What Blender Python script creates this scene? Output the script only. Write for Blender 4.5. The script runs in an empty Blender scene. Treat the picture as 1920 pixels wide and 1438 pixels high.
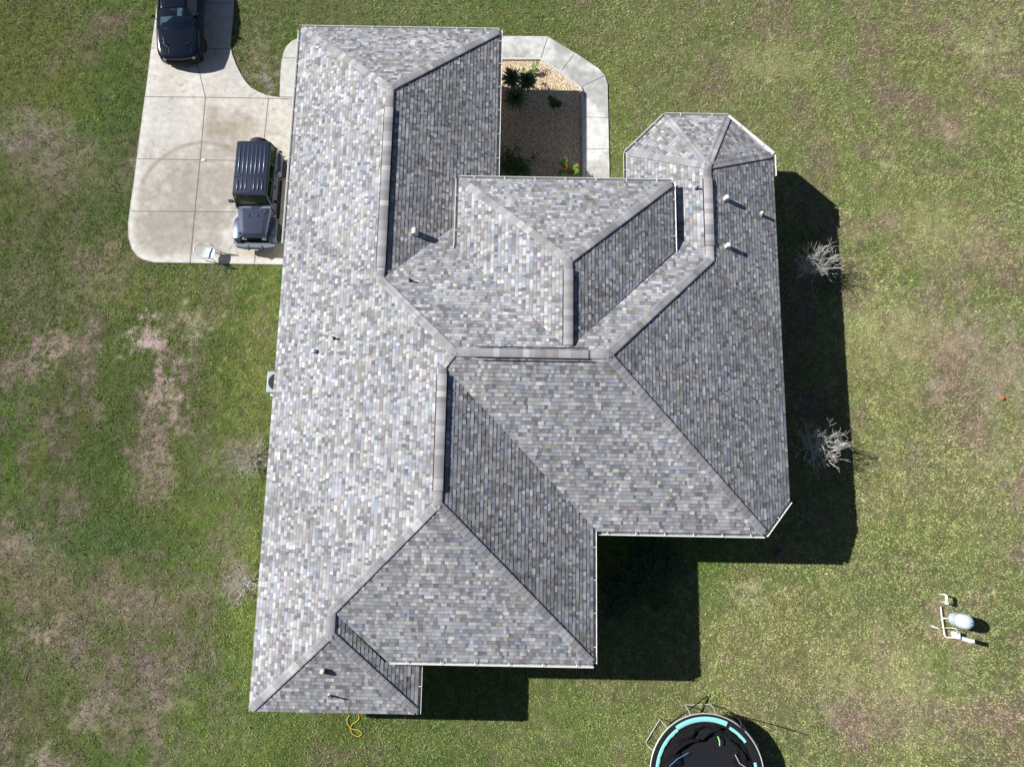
import bpy, math, random
import numpy as np
from mathutils import Vector, Matrix
R = math.radians
random.seed(7); rng = np.random.default_rng(11)
C = bpy.context.scene.collection
scn = bpy.context.scene

# ------------------------------------------------------------------ camera, sky, sun, exposure
FPX, TILT, CAMH, YAW = 1331.0, 10.0, 30.0, 1.0
cam = bpy.data.objects.new('camera', bpy.data.cameras.new('camera')); C.objects.link(cam)
cam.location = (0, 0, CAMH); cam.rotation_euler = (R(TILT), 0, R(YAW))
cam.data.sensor_width = 36; cam.data.lens = FPX/1920*36; cam.data.clip_end = 5000
scn.camera = cam
SUNV = Vector((-1.30, 0.33, 1.0)).normalized()
el = math.asin(SUNV.z); az = math.atan2(SUNV.x, SUNV.y)
w = bpy.data.worlds.new('World'); scn.world = w; w.use_nodes = True
nt = w.node_tree; bg = nt.nodes['Background']; sk = nt.nodes.new('ShaderNodeTexSky')
sk.sky_type = 'NISHITA'; sk.sun_disc = False; sk.sun_elevation = el; sk.sun_rotation = az; sk.air_density = .6; sk.dust_density = .4
nt.links.new(sk.outputs[0], bg.inputs[0]); bg.inputs[1].default_value = 0.05
sl = bpy.data.lights.new('sun', 'SUN'); sl.energy = 5.0; sl.angle = R(0.5); sl.color = (1.0, 0.975, 0.94)
so = bpy.data.objects.new('sun', sl); C.objects.link(so); so.rotation_euler = SUNV.to_track_quat('Z', 'Y').to_euler()
so.location = (-30, 10, 40)
vs = scn.view_settings; vs.view_transform = 'Standard'; vs.look = 'None'; vs.gamma = 1; vs.exposure = 0.57
scn.cycles.max_bounces = 6

# ------------------------------------------------------------------ helpers
def W(u, v, z=0.0):
    """photo pixel (1920 wide) -> point at height z"""
    a = (u-960)/FPX; b = (719-v)/FPX; t = R(TILT)
    d = (a, b*math.cos(t)+math.sin(t), b*math.sin(t)-math.cos(t))
    k = (z-CAMH)/d[2]; x, y = d[0]*k, d[1]*k; c, s = math.cos(R(YAW)), math.sin(R(YAW))
    return Vector((c*x-s*y, s*x+c*y, z))

def tag(o, label=None, cat=None, group=None, kind=None):
    if label: o['label'] = label
    if cat: o['category'] = cat
    if group: o['group'] = group
    if kind: o['kind'] = kind
    return o
def empty(name, loc, label, cat, group=None, rz=0):
    o = bpy.data.objects.new(name, None); C.objects.link(o); o.location = loc; o.rotation_euler = (0, 0, rz)
    o.empty_display_size = .2
    return tag(o, label, cat, group)

class MB:
    def __init__(s): s.v = []; s.f = []; s.m = []; s.c = []
    def add(s, vs, fs, mi=0, col=None):
        n = len(s.v); s.v += [tuple(p) for p in vs]
        for f in fs: s.f.append(tuple(i+n for i in f)); s.m.append(mi); s.c.append(col)
    def box(s, c, d, rz=0, mi=0, taper=1.0):
        h = [x/2 for x in d]; M = Matrix.Rotation(rz, 3, 'Z'); c = Vector(c); P = []
        for z in (-1, 1):
            k = taper if z > 0 else 1
            for x, y in ((-1, -1), (1, -1), (1, 1), (-1, 1)): P.append(c+M@Vector((x*h[0]*k, y*h[1]*k, z*h[2])))
        s.add(P, [(0, 3, 2, 1), (4, 5, 6, 7), (0, 1, 5, 4), (1, 2, 6, 5), (2, 3, 7, 6), (3, 0, 4, 7)], mi)
    def loft(s, loops, caps=True, closed=True, mi=0):
        n = len(loops[0]); V = [p for l in loops for p in l]; F = []
        for i in range(len(loops)-1):
            for j in range(n if closed else n-1):
                k = (j+1) % n; F.append((i*n+j, i*n+k, (i+1)*n+k, (i+1)*n+j))
        if caps: F.append(tuple(range(n-1, -1, -1))); F.append(tuple((len(loops)-1)*n+j for j in range(n)))
        s.add(V, F, mi)
    def tube(s, pts, r, n=8, mi=0, caps=True):
        pts = [Vector(p) for p in pts]; rs = r if isinstance(r, (list, tuple)) else [r]*len(pts)
        L = []; up = None
        for i, p in enumerate(pts):
            d = (pts[min(i+1, len(pts)-1)]-pts[max(i-1, 0)]).normalized()
            if up is None: up = Vector((0, 0, 1)) if abs(d.z) < .9 else Vector((1, 0, 0))
            a = d.cross(up); a = a.normalized() if a.length > 1e-5 else d.orthogonal().normalized(); b = a.cross(d).normalized(); up = b
            L.append([p+(a*math.cos(q)+b*math.sin(q))*rs[i] for q in (2*math.pi*j/n for j in range(n))])
        s.loft(L, caps, mi=mi)
    def lathe(s, prof, c=(0, 0, 0), n=24, axis='Z', mi=0):
        L = []
        for r, z in prof:
            l = []
            for j in range(n):
                a = 2*math.pi*j/n; p = (r*math.cos(a), r*math.sin(a), z)
                if axis == 'X': p = (p[2], p[0], p[1])
                if axis == 'Y': p = (p[1], p[2], p[0])
                l.append((c[0]+p[0], c[1]+p[1], c[2]+p[2]))
            L.append(l)
        s.loft(L, mi=mi)
    def prism(s, poly, z0, z1, mi=0):
        a = sum(poly[i][0]*poly[(i+1) % len(poly)][1]-poly[(i+1) % len(poly)][0]*poly[i][1] for i in range(len(poly)))
        if a < 0: poly = poly[::-1]
        n = len(poly); V = [(p[0], p[1], z0) for p in poly]+[(p[0], p[1], z1) for p in poly]
        F = [tuple(range(n-1, -1, -1)), tuple(range(n, 2*n))]+[(i, (i+1) % n, (i+1) % n+n, i+n) for i in range(n)]
        s.add(V, F, mi)
    def strip(s, pts, wd, z, mi=0):
        for a, b in zip(pts[:-1], pts[1:]):
            a = Vector(a[:2]); b = Vector(b[:2]); d = (b-a).normalized(); q = Vector((-d.y, d.x))*wd/2
            s.add([(p.x, p.y, z) for p in (a-q, b-q, b+q, a+q)], [(0, 1, 2, 3)], mi)
    def build(s, name, mat, parent=None, smooth=False, bevel=0, colors=False):
        me = bpy.data.meshes.new(name); me.from_pydata(s.v, [], s.f)
        for m in (mat if isinstance(mat, (list, tuple)) else [mat]): me.materials.append(m)
        me.polygons.foreach_set('material_index', s.m)
        if smooth:
            me.polygons.foreach_set('use_smooth', [True]*len(s.f))
        if colors:
            at = me.color_attributes.new('Col', 'FLOAT_COLOR', 'CORNER'); arr = []
            for f, c in zip(s.f, s.c): arr += list((*(c or (.3, .3, .3)), 1))*len(f)
            at.data.foreach_set('color', arr)
        me.update(); o = bpy.data.objects.new(name, me); C.objects.link(o)
        if parent: o.parent = parent
        if smooth and smooth != 2:
            try: me.set_sharp_from_angle(angle=R(smooth if smooth > 2 else 40))
            except Exception: pass
        if bevel:
            b = o.modifiers.new('bevel', 'BEVEL'); b.width = bevel; b.segments = 2; b.limit_method = 'ANGLE'; b.angle_limit = R(35)
        return o

def mat(name, col, rough=.6, metal=0, noise=0, nscale=8, bump=0, bscale=60, attr=False, spec=.5, coat=0, noise2=None):
    m = bpy.data.materials.new(name); m.use_nodes = True; t = m.node_tree; b = t.nodes['Principled BSDF']
    b.inputs['Roughness'].default_value = rough; b.inputs['Metallic'].default_value = metal
    b.inputs['Specular IOR Level'].default_value = spec; b.inputs['Coat Weight'].default_value = coat; b.inputs['Coat Roughness'].default_value = .05
    b.inputs['Base Color'].default_value = (*col, 1)
    tc = t.nodes.new('ShaderNodeTexCoord')
    src = None
    if attr:
        a = t.nodes.new('ShaderNodeAttribute'); a.attribute_name = 'Col'; src = a.outputs['Color']; t.links.new(src, b.inputs['Base Color'])
    if noise:
        n = t.nodes.new('ShaderNodeTexNoise'); n.inputs['Scale'].default_value = nscale; n.inputs['Detail'].default_value = 6; n.inputs['Roughness'].default_value = .65
        t.links.new(tc.outputs['Object'], n.inputs['Vector'])
        mr = t.nodes.new('ShaderNodeMapRange'); mr.inputs[1].default_value = .3; mr.inputs[2].default_value = .7
        mr.inputs[3].default_value = 1-noise; mr.inputs[4].default_value = 1+noise; t.links.new(n.outputs['Fac'], mr.inputs[0])
        v = t.nodes.new('ShaderNodeVectorMath'); v.operation = 'SCALE'
        if src: t.links.new(src, v.inputs[0])
        else: v.inputs[0].default_value = col
        t.links.new(mr.outputs[0], v.inputs['Scale']); t.links.new(v.outputs[0], b.inputs['Base Color'])
    if bump:
        n = t.nodes.new('ShaderNodeTexNoise'); n.inputs['Scale'].default_value = bscale; n.inputs['Detail'].default_value = 4
        t.links.new(tc.outputs['Object'], n.inputs['Vector']); bp = t.nodes.new('ShaderNodeBump'); bp.inputs['Strength'].default_value = bump
        bp.inputs['Distance'].default_value = .02; t.links.new(n.outputs['Fac'], bp.inputs['Height']); t.links.new(bp.outputs[0], b.inputs['Normal'])
    return m
def glass_mat(name, tint, fac=.25):
    m = bpy.data.materials.new(name); m.use_nodes = True; t = m.node_tree; t.nodes.clear()
    o = t.nodes.new('ShaderNodeOutputMaterial'); mx = t.nodes.new('ShaderNodeMixShader'); tr = t.nodes.new('ShaderNodeBsdfTransparent'); gl = t.nodes.new('ShaderNodeBsdfGlossy')
    tr.inputs[0].default_value = (*tint, 1); gl.inputs['Roughness'].default_value = .03; gl.inputs[0].default_value = (.9, .95, 1, 1)
    fr = t.nodes.new('ShaderNodeFresnel'); fr.inputs[0].default_value = 1.55
    ad = t.nodes.new('ShaderNodeMath'); ad.operation = 'ADD'; ad.inputs[1].default_value = fac; ad.use_clamp = True
    t.links.new(fr.outputs[0], ad.inputs[0]); t.links.new(ad.outputs[0], mx.inputs[0]); t.links.new(tr.outputs[0], mx.inputs[1]); t.links.new(gl.outputs[0], mx.inputs[2]); t.links.new(mx.outputs[0], o.inputs[0])
    return m

def lerp_tab(x, tab):
    if x <= tab[0][0]: return tab[0][1]
    for (a, p), (b, q) in zip(tab[:-1], tab[1:]):
        if x <= b: return p+(q-p)*(x-a)/(b-a)
    return tab[-1][1]

# numpy value noise
def vnoise(x, y, sc, seed):
    x = x*sc+seed*17.31; y = y*sc+seed*5.77; xi = np.floor(x).astype(np.int64); yi = np.floor(y).astype(np.int64)
    fx = x-xi; fy = y-yi; fx = fx*fx*(3-2*fx); fy = fy*fy*(3-2*fy)
    def h(a, b):
        n = (a*374761393+b*668265263+seed*2147483647) & 0xffffffff
        n = ((n ^ (n >> 13))*1274126177) & 0xffffffff; n = n ^ (n >> 16)
        return (n & 0xffffff)/float(0xffffff)
    return (h(xi, yi)*(1-fx)+h(xi+1, yi)*fx)*(1-fy)+(h(xi, yi+1)*(1-fx)+h(xi+1, yi+1)*fx)*fy
def fbm(x, y, sc, seed, oct=4, g=.55):
    s = 0; a = 1; t = 0
    for i in range(oct): s = s+a*vnoise(x, y, sc*2**i, seed+i); t += a; a *= g
    return s/t
def pip(x, y, poly):
    ins = np.zeros(x.shape, bool); n = len(poly)
    for i in range(n):
        x0, y0 = poly[i][:2]; x1, y1 = poly[(i+1) % n][:2]
        if y0 == y1: continue
        c = ((y0 > y) != (y1 > y)) & (x < (x1-x0)*(y-y0)/(y1-y0)+x0); ins ^= c
    return ins

# ------------------------------------------------------------------ lawn colours (albedo)
def s2l(c): return np.array([((v/255+.055)/1.055)**2.4 if v > 10 else v/255/12.92 for v in c])
GAIN = 1.50
def K(r, g, b): return s2l((r, g, b))*GAIN
# photo pixel, radii in pixels, colour, strength
PATCH = [
 (90,150,260,200,K(112,116,58),.75),(215,110,70,230,K(80,108,42),.7),(60,330,190,120,K(84,94,52),.6),(235,260,60,240,K(72,100,42),.7),
 (70,250,110,50,K(124,112,110),.8),(110,310,130,70,K(104,92,86),.8),(230,330,60,40,K(112,96,90),.5),(190,520,70,60,K(132,118,100),.5),(60,520,150,110,K(92,106,60),.6),
 (330,560,150,60,K(120,130,66),.6),(100,650,70,26,K(144,126,122),.85),(60,690,40,30,K(146,132,126),.6),(275,640,48,36,K(156,140,138),1.),(330,675,60,40,K(134,120,112),.6),
 (370,600,50,40,K(144,134,120),.6),(305,740,42,60,K(144,126,124),.95),(295,820,48,75,K(130,112,110),.9),(300,900,48,50,K(118,102,98),.7),
 (120,820,160,110,K(84,94,50),.7),(15,750,36,55,K(78,120,28),.9),(25,850,40,90,K(80,118,36),.8),(65,860,20,60,K(116,128,52),.6),(100,1000,180,90,K(64,92,44),.65),
 (190,860,90,80,K(70,104,40),.6),(470,700,60,260,K(122,134,66),.75),(480,620,50,160,K(128,132,76),.5),(430,1000,90,200,K(108,136,50),.65),(465,1150,36,170,K(120,138,54),.75),(440,900,60,80,K(84,112,52),.5),
 (40,1030,60,50,K(132,114,106),.7),(75,1190,60,34,K(142,124,120),.8),(120,1120,140,60,K(116,104,82),.6),(180,1330,60,50,K(138,122,122),.8),(300,1240,90,40,K(126,110,108),.75),
 (250,1140,130,70,K(108,96,90),.8),(290,1290,90,110,K(98,86,84),.8),(60,1080,120,110,K(108,96,86),.6),(200,1250,150,60,K(106,98,82),.6),(80,1370,110,70,K(102,104,64),.5),(200,1020,150,50,K(66,104,48),.7),(85,1420,40,40,K(146,132,128),.7),
 (400,1380,120,100,K(106,126,56),.6),(480,1390,220,60,K(118,132,66),.5),(455,858,34,26,K(142,130,122),.55),(455,1085,34,30,K(134,120,112),.5),
 (200,470,60,40,K(122,106,98),.5),(40,60,200,90,K(108,114,52),.5),
 (480,110,40,60,K(122,116,96),.6),(500,150,16,30,K(134,122,128),.7),(700,25,300,50,K(130,128,96),.5),(1150,60,140,70,K(124,132,82),.5),(1300,80,80,60,K(96,116,56),.6),
 (1150,200,30,120,K(126,144,64),.5),(1450,110,120,40,K(158,148,114),.5),(1600,90,240,90,K(108,118,66),.5),(1780,150,150,120,K(130,132,78),.5),
 (1780,250,36,32,K(122,100,100),.9),(1670,310,22,14,K(138,132,136),.8),(1640,280,90,60,K(130,146,74),.5),(1850,90,60,60,K(150,142,118),.5),
 (1600,350,110,90,K(132,146,76),.5),(1760,430,140,90,K(142,136,96),.55),(1810,545,30,14,K(112,88,84),.7),(1640,560,60,80,K(162,158,110),.6),
 (1700,640,200,80,K(146,140,108),.6),(1800,650,90,60,K(136,118,108),.65),(1760,725,22,16,K(160,152,160),.9),(1720,750,16,12,K(96,78,68),.7),(1890,700,80,110,K(136,128,122),.6),
 (1870,660,20,60,K(110,130,72),.5),(1640,760,70,160,K(138,150,82),.5),(1750,880,160,120,K(152,148,104),.55),(1880,850,60,100,K(122,116,92),.5),
 (1700,1000,180,80,K(140,150,80),.5),(1690,1290,160,120,K(156,148,110),.5),(1400,1110,40,26,K(140,130,120),.8),(1450,1160,120,110,K(146,152,88),.5),
 (1350,1250,60,120,K(134,146,76),.5),(1500,1250,180,100,K(150,146,104),.5),(1765,1250,34,70,K(90,118,44),.85),(1560,1120,30,60,K(150,156,90),.4),
 (1550,1340,30,16,K(120,112,108),.7),(1880,1280,20,14,K(122,116,120),.7),(1150,1360,180,70,K(122,140,68),.5),(900,1400,240,40,K(128,136,80),.5),
 (1880,1340,60,80,K(116,132,66),.5),(1700,1400,200,40,K(128,138,78),.4),(1780,1200,50,24,K(142,120,104),.6),(1750,1150,24,50,K(132,114,98),.6),
 (1800,380,26,10,K(104,86,78),.6),(1700,540,12,10,K(140,170,70),.7),
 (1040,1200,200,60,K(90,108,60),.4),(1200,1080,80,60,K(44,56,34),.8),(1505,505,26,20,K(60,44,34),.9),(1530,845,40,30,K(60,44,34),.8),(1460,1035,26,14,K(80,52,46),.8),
]
PP = []
for u, v, ru, rv, c, s in PATCH:
    p = W(u, v); qx = (W(u+ru, v)-p).length; qy = (W(u, v-rv)-p).length; PP.append((p.x, p.y, qx, qy, np.array(c), s))
def lawn(x, y):
    """albedo colour and bareness of the lawn at points"""
    n1 = fbm(x, y, .12, 1); n2 = fbm(x, y, .5, 5, 4, .65); n3 = fbm(x, y, 1.9, 9, 4, .7); n4 = fbm(x, y, .22, 21)
    right = np.clip((x+6)/14, 0, 1)[:, None]
    base = np.array(K(92, 108, 52))*(1-right)+np.array(K(120, 128, 80))*right
    gr = np.array(K(90, 120, 48)); st = np.array(K(150, 142, 108)); br = np.array(K(126, 112, 100)); dk = np.array(K(78, 92, 50))
    col = base.copy()
    def mixc(c, m):
        nonlocal col
        m = np.clip(m, 0, 1)[:, None]; col = col*(1-m)+c*m
    mixc(gr, (n1-.45)*3); mixc(dk, (.5-n4)*2.2*(1-right[:, 0]*.6))
    bare = np.zeros(x.shape)
    wx = (fbm(x, y, .9, 31, 4, .65)-.5)*1.6; wy = (fbm(x, y, .9, 41, 4, .65)-.5)*1.6
    rag = (fbm(x, y, 2.6, 51, 4, .75)-.5)*1.5
    rag2 = fbm(x, y, 8, 57, 3, .8)-.5
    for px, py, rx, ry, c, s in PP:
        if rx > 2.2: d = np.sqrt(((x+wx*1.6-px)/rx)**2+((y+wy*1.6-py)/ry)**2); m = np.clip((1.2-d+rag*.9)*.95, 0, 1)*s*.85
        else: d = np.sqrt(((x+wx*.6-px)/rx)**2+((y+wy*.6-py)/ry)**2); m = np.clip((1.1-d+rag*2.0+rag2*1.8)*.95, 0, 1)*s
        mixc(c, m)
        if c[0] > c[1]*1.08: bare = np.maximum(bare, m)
    hf = fbm(x, y, 6, 131, 3, .8)
    lw = np.clip((-9.5-x)/4, 0, 1)*np.clip((12-y)/5, .15, 1); st1 = fbm(x*1.25, y*.5, .55, 151, 5, .68); st2 = fbm(x, y, 2.4, 161, 4, .75)
    mixc(np.array(K(118, 104, 98)), (st1*.65+st2*.35-.48)*5.0*lw*.9); bare = np.maximum(bare, np.clip((st1*.65+st2*.35-.56)*5*lw, 0, .8))
    mixc(np.array(K(122, 118, 76)), (fbm(x, y, .7, 171, 5, .7)-.5)*4*.55*(.25+.75*right[:, 0]))
    rb = np.clip((x-8)/5, 0, 1); mixc(np.array(K(132, 116, 100)), (fbm(x, y, .42, 181, 5, .68)-.52)*4.5*rb)
    mixc(np.array(K(118, 138, 72)), .10*(1+np.sin(y*5.2+.6*np.sin(x*.4)))*np.clip((y-12)/6, 0, 1)*rb)
    mixc(st, (n3-.56)*2.6*(.35+.65*right[:, 0])); mixc(br, (n2-.60)*3.0); mixc(gr, (.40-n3)*1.8)
    col = col*(.58+.84*hf)[:, None]
    g_ = col.mean(1, keepdims=True); col = (g_+(col-g_)*.93)*np.array([1.03, 1.0, .98])
    return col, bare

# ------------------------------------------------------------------ outlines on the ground
DRIVE = [W(*p) for p in [(300,-60),(296,0),(290,50),(283,100),(275,165),(270,200),(262,260),(252,340),(246,380),(241,420),(242,448),(248,468),(258,481),(270,488),(290,493),(360,494),(575,498),(575,184),(524,184),
    (500,180),(486,174),(472,166),(462,156),(453,142),(444,125),(436,104),(432,86),(434,66),(437,40),(439,0),(440,-60)]]
WALKW = [W(*p) for p in [(575,183),(525,183),(526,150),(528,120),(532,100),(538,88),(547,79),(560,73),(600,70)]]
COUT = [W(*p) for p in [(900,69),(1026,70),(1075,99),(1122,130),(1134,143),(1139,160),(1144,400),(1096,400),(1094,175),(1090,165),(1055,138),(1014,111),(900,111)]]
BED = [W(*p) for p in [(900,111),(1014,111),(1055,138),(1090,165),(1094,175),(1096,400),(900,400)]]
HOUSE = [(-8.7,-6.7),(-3.8,-6.7),(-3.8,-4.9),(2.4,-4.9),(2.4,-.3),(9.2,-.3),(9.8,.6),(9.8,14.2),(8.5,15.6),(6.2,15.6),(4.9,14.2),(4.9,12.2),(-1.4,12.2),(-1.4,19.4),(-8.7,19.4)]

# ------------------------------------------------------------------ ground sheet
def lines(a, b, st, far):
    mid = list(np.arange(a, b+1e-6, st)); out = []; d = st; p = a
    while p > -far: d *= 1.13; p -= d; out.append(p)
    lo = out[::-1]; out = []; d = st; p = mid[-1]
    while p < far: d *= 1.13; p += d; out.append(p)
    return np.array(lo+mid+out)
GX = lines(-29, 29, .09, 2500); GY = lines(-15, 30, .09, 2500)
gx, gy = np.meshgrid(GX, GY); fx = gx.ravel(); fy = gy.ravel()
gcol, gbare = lawn(fx, fy)
gz = (fbm(fx, fy, 5, 71, 3, .7)-.5)*.05+(fbm(fx, fy, .25, 81, 2)-.5)*.02
gz = np.where((np.abs(fx) > 29) | (fy > 31) | (fy < -15), 0, gz)-.005
nx, ny = len(GX), len(GY)
idx = np.arange(nx*ny).reshape(ny, nx)
q = np.stack([idx[:-1, :-1], idx[:-1, 1:], idx[1:, 1:], idx[1:, :-1]], -1).reshape(-1, 4)
def np_mesh(name, co, faces, n, col, material):
    me = bpy.data.meshes.new(name); me.vertices.add(len(co)); me.vertices.foreach_set('co', co.astype(np.float32).ravel())
    me.loops.add(faces.size); me.loops.foreach_set('vertex_index', faces.astype(np.int32).ravel())
    me.polygons.add(len(faces)); me.polygons.foreach_set('loop_start', np.arange(0, faces.size, n, dtype=np.int32))
    at = me.color_attributes.new('Col', 'FLOAT_COLOR', 'POINT')
    at.data.foreach_set('color', np.concatenate([col, np.ones((len(col), 1))], 1).astype(np.float32).ravel())
    me.materials.append(material); me.update(calc_edges=True); me.validate()
    o = bpy.data.objects.new(name, me); C.objects.link(o); return o
M_soil = mat('lawn_soil', (.1, .1, .05), .95, attr=True, noise=.35, nscale=14, bump=.5, bscale=40, spec=.1)
outm = np.clip(np.maximum(np.maximum(np.abs(fx)-27, fy-26), -13-fy)/1.5, 0, 1)[:, None]; gcol = gcol*(1-.22*outm)
far = np.clip(outm*(np.hypot(fx, fy)[:, None]-34)/25, 0, 1); gcol = gcol*(1-far)+np.array([.098, .108, .045])*(.8+.4*fbm(fx, fy, .03, 201, 3))[:, None]*far
soil = gcol*(.40+.45*gbare[:, None])+np.array([.012, .010, .007])
ground = np_mesh('ground', np.stack([fx, fy, gz], 1), q, 4, soil, M_soil); tag(ground, kind='structure')

# ------------------------------------------------------------------ grass
NB = 2400000
bx = rng.uniform(-28, 28, NB); by = rng.uniform(-13.5, 27.5, NB)
keep = np.abs(bx) < 20.5+(by+13.5)*.21
bx, by = bx[keep], by[keep]
jx = bx+rng.normal(0, .035, bx.size); jy = by+rng.normal(0, .035, bx.size)
blk = np.zeros(bx.shape, bool)
for P_ in (DRIVE, WALKW, COUT, BED, HOUSE): blk |= pip(jx, jy, P_)
bx, by = bx[~blk], by[~blk]
bc, bb = lawn(bx, by)
keep = (rng.uniform(0, 1, bx.size) > bb*.22) & (rng.uniform(0, 1, bx.size) < np.clip((fbm(bx, by, 5.5, 141, 2, .8)-.28)*3.6, .12, 1))
bx, by, bc = bx[keep], by[keep], bc[keep]
n = bx.size
az_ = rng.uniform(0, 2*np.pi, n); ln = rng.uniform(.03, .075, n)*(.6+.9*fbm(bx, by, 2.2, 91, 2)); wd = rng.uniform(.006, .015, n); lean = rng.uniform(.35, 1.25, n)
dx, dy = np.cos(az_), np.sin(az_)
bz = -.01+np.zeros(n)
a = np.stack([bx-dy*wd, by+dx*wd, bz], 1); b = np.stack([bx+dy*wd, by-dx*wd, bz], 1)
t = np.stack([bx+dx*ln*np.sin(lean)*1.3, by+dy*ln*np.sin(lean)*1.3, bz+ln*np.cos(lean)+.02], 1)
co = np.stack([a, b, t], 1).reshape(-1, 3)
straw = rng.uniform(0, 1, n)
br_ = rng.uniform(.85, 1.75, n)[:, None]
gc = bc*br_
m1 = (straw < .05+.10*np.clip((bx+8)/14, 0, 1))[:, None]; gc = np.where(m1, gc*.35+np.array([.40, .37, .24])*.62, gc)
m2 = (straw > .86)[:, None]; gc = np.where(m2, gc*np.array([.65, .85, .6]), gc)
gc = np.clip(gc, 0, .8)
M_grass = mat('grass_blades', (.1, .12, .05), .75, attr=True, spec=.25)
g_ = np_mesh('grass', co, np.arange(3*n).reshape(-1, 3), 3, np.repeat(gc, 3, 0), M_grass); tag(g_, 'short patchy lawn grass around the house', 'grass', kind='stuff')

# ------------------------------------------------------------------ concrete
def concrete_mat():
    m = mat('concrete', (.5, .48, .44), .85, attr=True, noise=.17, nscale=3.5, bump=.3, bscale=90, spec=.2)
    return m
M_conc = concrete_mat(); M_joint = mat('joint_dirt', (.15, .14, .12), .95)
def slab(name, poly, z0, z1, colf, joints, jw=.02, grid=.07):
    import bmesh
    bm = bmesh.new(); vs_ = [bm.verts.new((p[0], p[1], z1)) for p in poly]; f = bm.faces.new(vs_)
    f.normal_update()
    if f.normal.z < 0: f.normal_flip()
    bmesh.ops.triangulate(bm, faces=[f])
    X = [p[0] for p in poly]; Y = [p[1] for p in poly]
    for k in np.arange(min(X)+grid*.5, max(X), grid): bmesh.ops.bisect_plane(bm, geom=bm.verts[:]+bm.edges[:]+bm.faces[:], plane_co=(k, 0, 0), plane_no=(1, 0, 0))
    for k in np.arange(min(Y)+grid*.5, max(Y), grid): bmesh.ops.bisect_plane(bm, geom=bm.verts[:]+bm.edges[:]+bm.faces[:], plane_co=(0, k, 0), plane_no=(0, 1, 0))
    n = len(poly)
    for i in range(n):
        a, b = poly[i], poly[(i+1) % n]
        bm.faces.new([bm.verts.new((a[0], a[1], z1)), bm.verts.new((b[0], b[1], z1)), bm.verts.new((b[0], b[1], z0)), bm.verts.new((a[0], a[1], z0))])
    me = bpy.data.meshes.new(name); bm.to_mesh(me); bm.free()
    co = np.empty(len(me.vertices)*3); me.vertices.foreach_get('co', co); co = co.reshape(-1, 3)
    col = colf(co[:, 0], co[:, 1])
    at = me.color_attributes.new('Col', 'FLOAT_COLOR', 'POINT'); at.data.foreach_set('color', np.concatenate([col, np.ones((len(col), 1))], 1).astype(np.float32).ravel())
    me.materials.append(M_conc); me.materials.append(M_joint)
    base = bpy.data.objects.new(name, me); C.objects.link(base); tag(base, kind='structure')
    # joints go into the same mesh
    bm = bmesh.new(); bm.from_mesh(me)
    for pts, ww in joints:
        for a, b in zip(pts[:-1], pts[1:]):
            a = Vector(a[:2]); b = Vector(b[:2]); d = (b-a).normalized(); q_ = Vector((-d.y, d.x))*ww/2
            fc = bm.faces.new([bm.verts.new((p.x, p.y, z1+.004)) for p in (a-q_, b-q_, b+q_, a+q_)]); fc.material_index = 1
    bm.to_mesh(me); bm.free(); return base
def seg_d(x, y, a, b):
    ax, ay = a[0], a[1]; vx, vy = b[0]-ax, b[1]-ay; t = np.clip(((x-ax)*vx+(y-ay)*vy)/(vx*vx+vy*vy), 0, 1)
    return np.hypot(x-ax-t*vx, y-ay-t*vy)
def bl(x, y, u, v, ru, rv):
    p = W(u, v); rx = (W(u+ru, v)-p).length; ry = (W(u, v-rv)-p).length
    return np.clip(1.45-1.1*np.sqrt(((x-p.x)/rx)**2+((y-p.y)/ry)**2)+(fbm(x, y, 1.8, 101, 5, .7)-.5)*1.8, 0, 1)
def drive_col(x, y):
    c = np.tile(np.array([.58, .555, .505]), (x.size, 1))*(.92+.2*(fbm(x, y, .6, 3, 4)-.5)*2)[:, None]
    def mx(cc, m): nonlocal c; m = np.clip(m, 0, 1)[:, None]; c = c*(1-m)+np.array(cc)*m
    for u, v, ru, rv, cc, s in [(330,420,90,70,(.30,.27,.235),.85),(420,340,60,60,(.31,.28,.245),.8),(430,240,45,36,(.30,.26,.20),.85),(395,215,14,60,(.36,.30,.23),.45),(345,350,100,60,(.35,.32,.275),.85), (330,440,80,40,(.35,.32,.28),.75),(470,250,40,20,(.40,.34,.27),.6),
        (350,370,10,60,(.30,.28,.27),.5),(520,380,50,130,(.44,.38,.30),.8),(330,480,70,14,(.40,.38,.35),.35),(480,485,60,16,(.46,.40,.33),.6),(320,150,26,30,(.5,.46,.38),.5),(400,300,120,14,(.42,.38,.33),.4)]:
        mx(cc, bl(x, y, u, v, ru, rv)*s*1.0)
    # tyre arcs
    ce = W(375, 385)
    for rr, s in ((2.85, .8), (2.0, .35)):
        d = np.abs(np.hypot(x-ce.x, (y-ce.y)*.95)-rr); mx((.24, .20, .16), np.clip(1-d/.16, 0, 1)*s*np.clip((y-ce.y)*.6, 0, 1)*(.4+fbm(x, y, 1.2, 7)))
    # pale rim
    e = np.full(x.shape, 9.)
    for i in range(3, 17): e = np.minimum(e, seg_d(x, y, DRIVE[i], DRIVE[i+1]))
    mx((.62, .60, .56), np.clip(1-(e-.12)/.3+(fbm(x, y, 2, 9)-.5), 0, 1)*.75)
    mx((.30, .28, .24), np.clip(1-e/.07, 0, 1)*.5)
    sp = vnoise(x, y, 10, 13)*vnoise(x, y, 2.1, 15)**.5; mx((.30, .28, .24), np.clip((sp-.60)*6, 0, 1)*.75*np.clip((y-13)/4, .2, 1))
    return c
jl = lambda *p: [W(*q_) for q_ in p]
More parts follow.
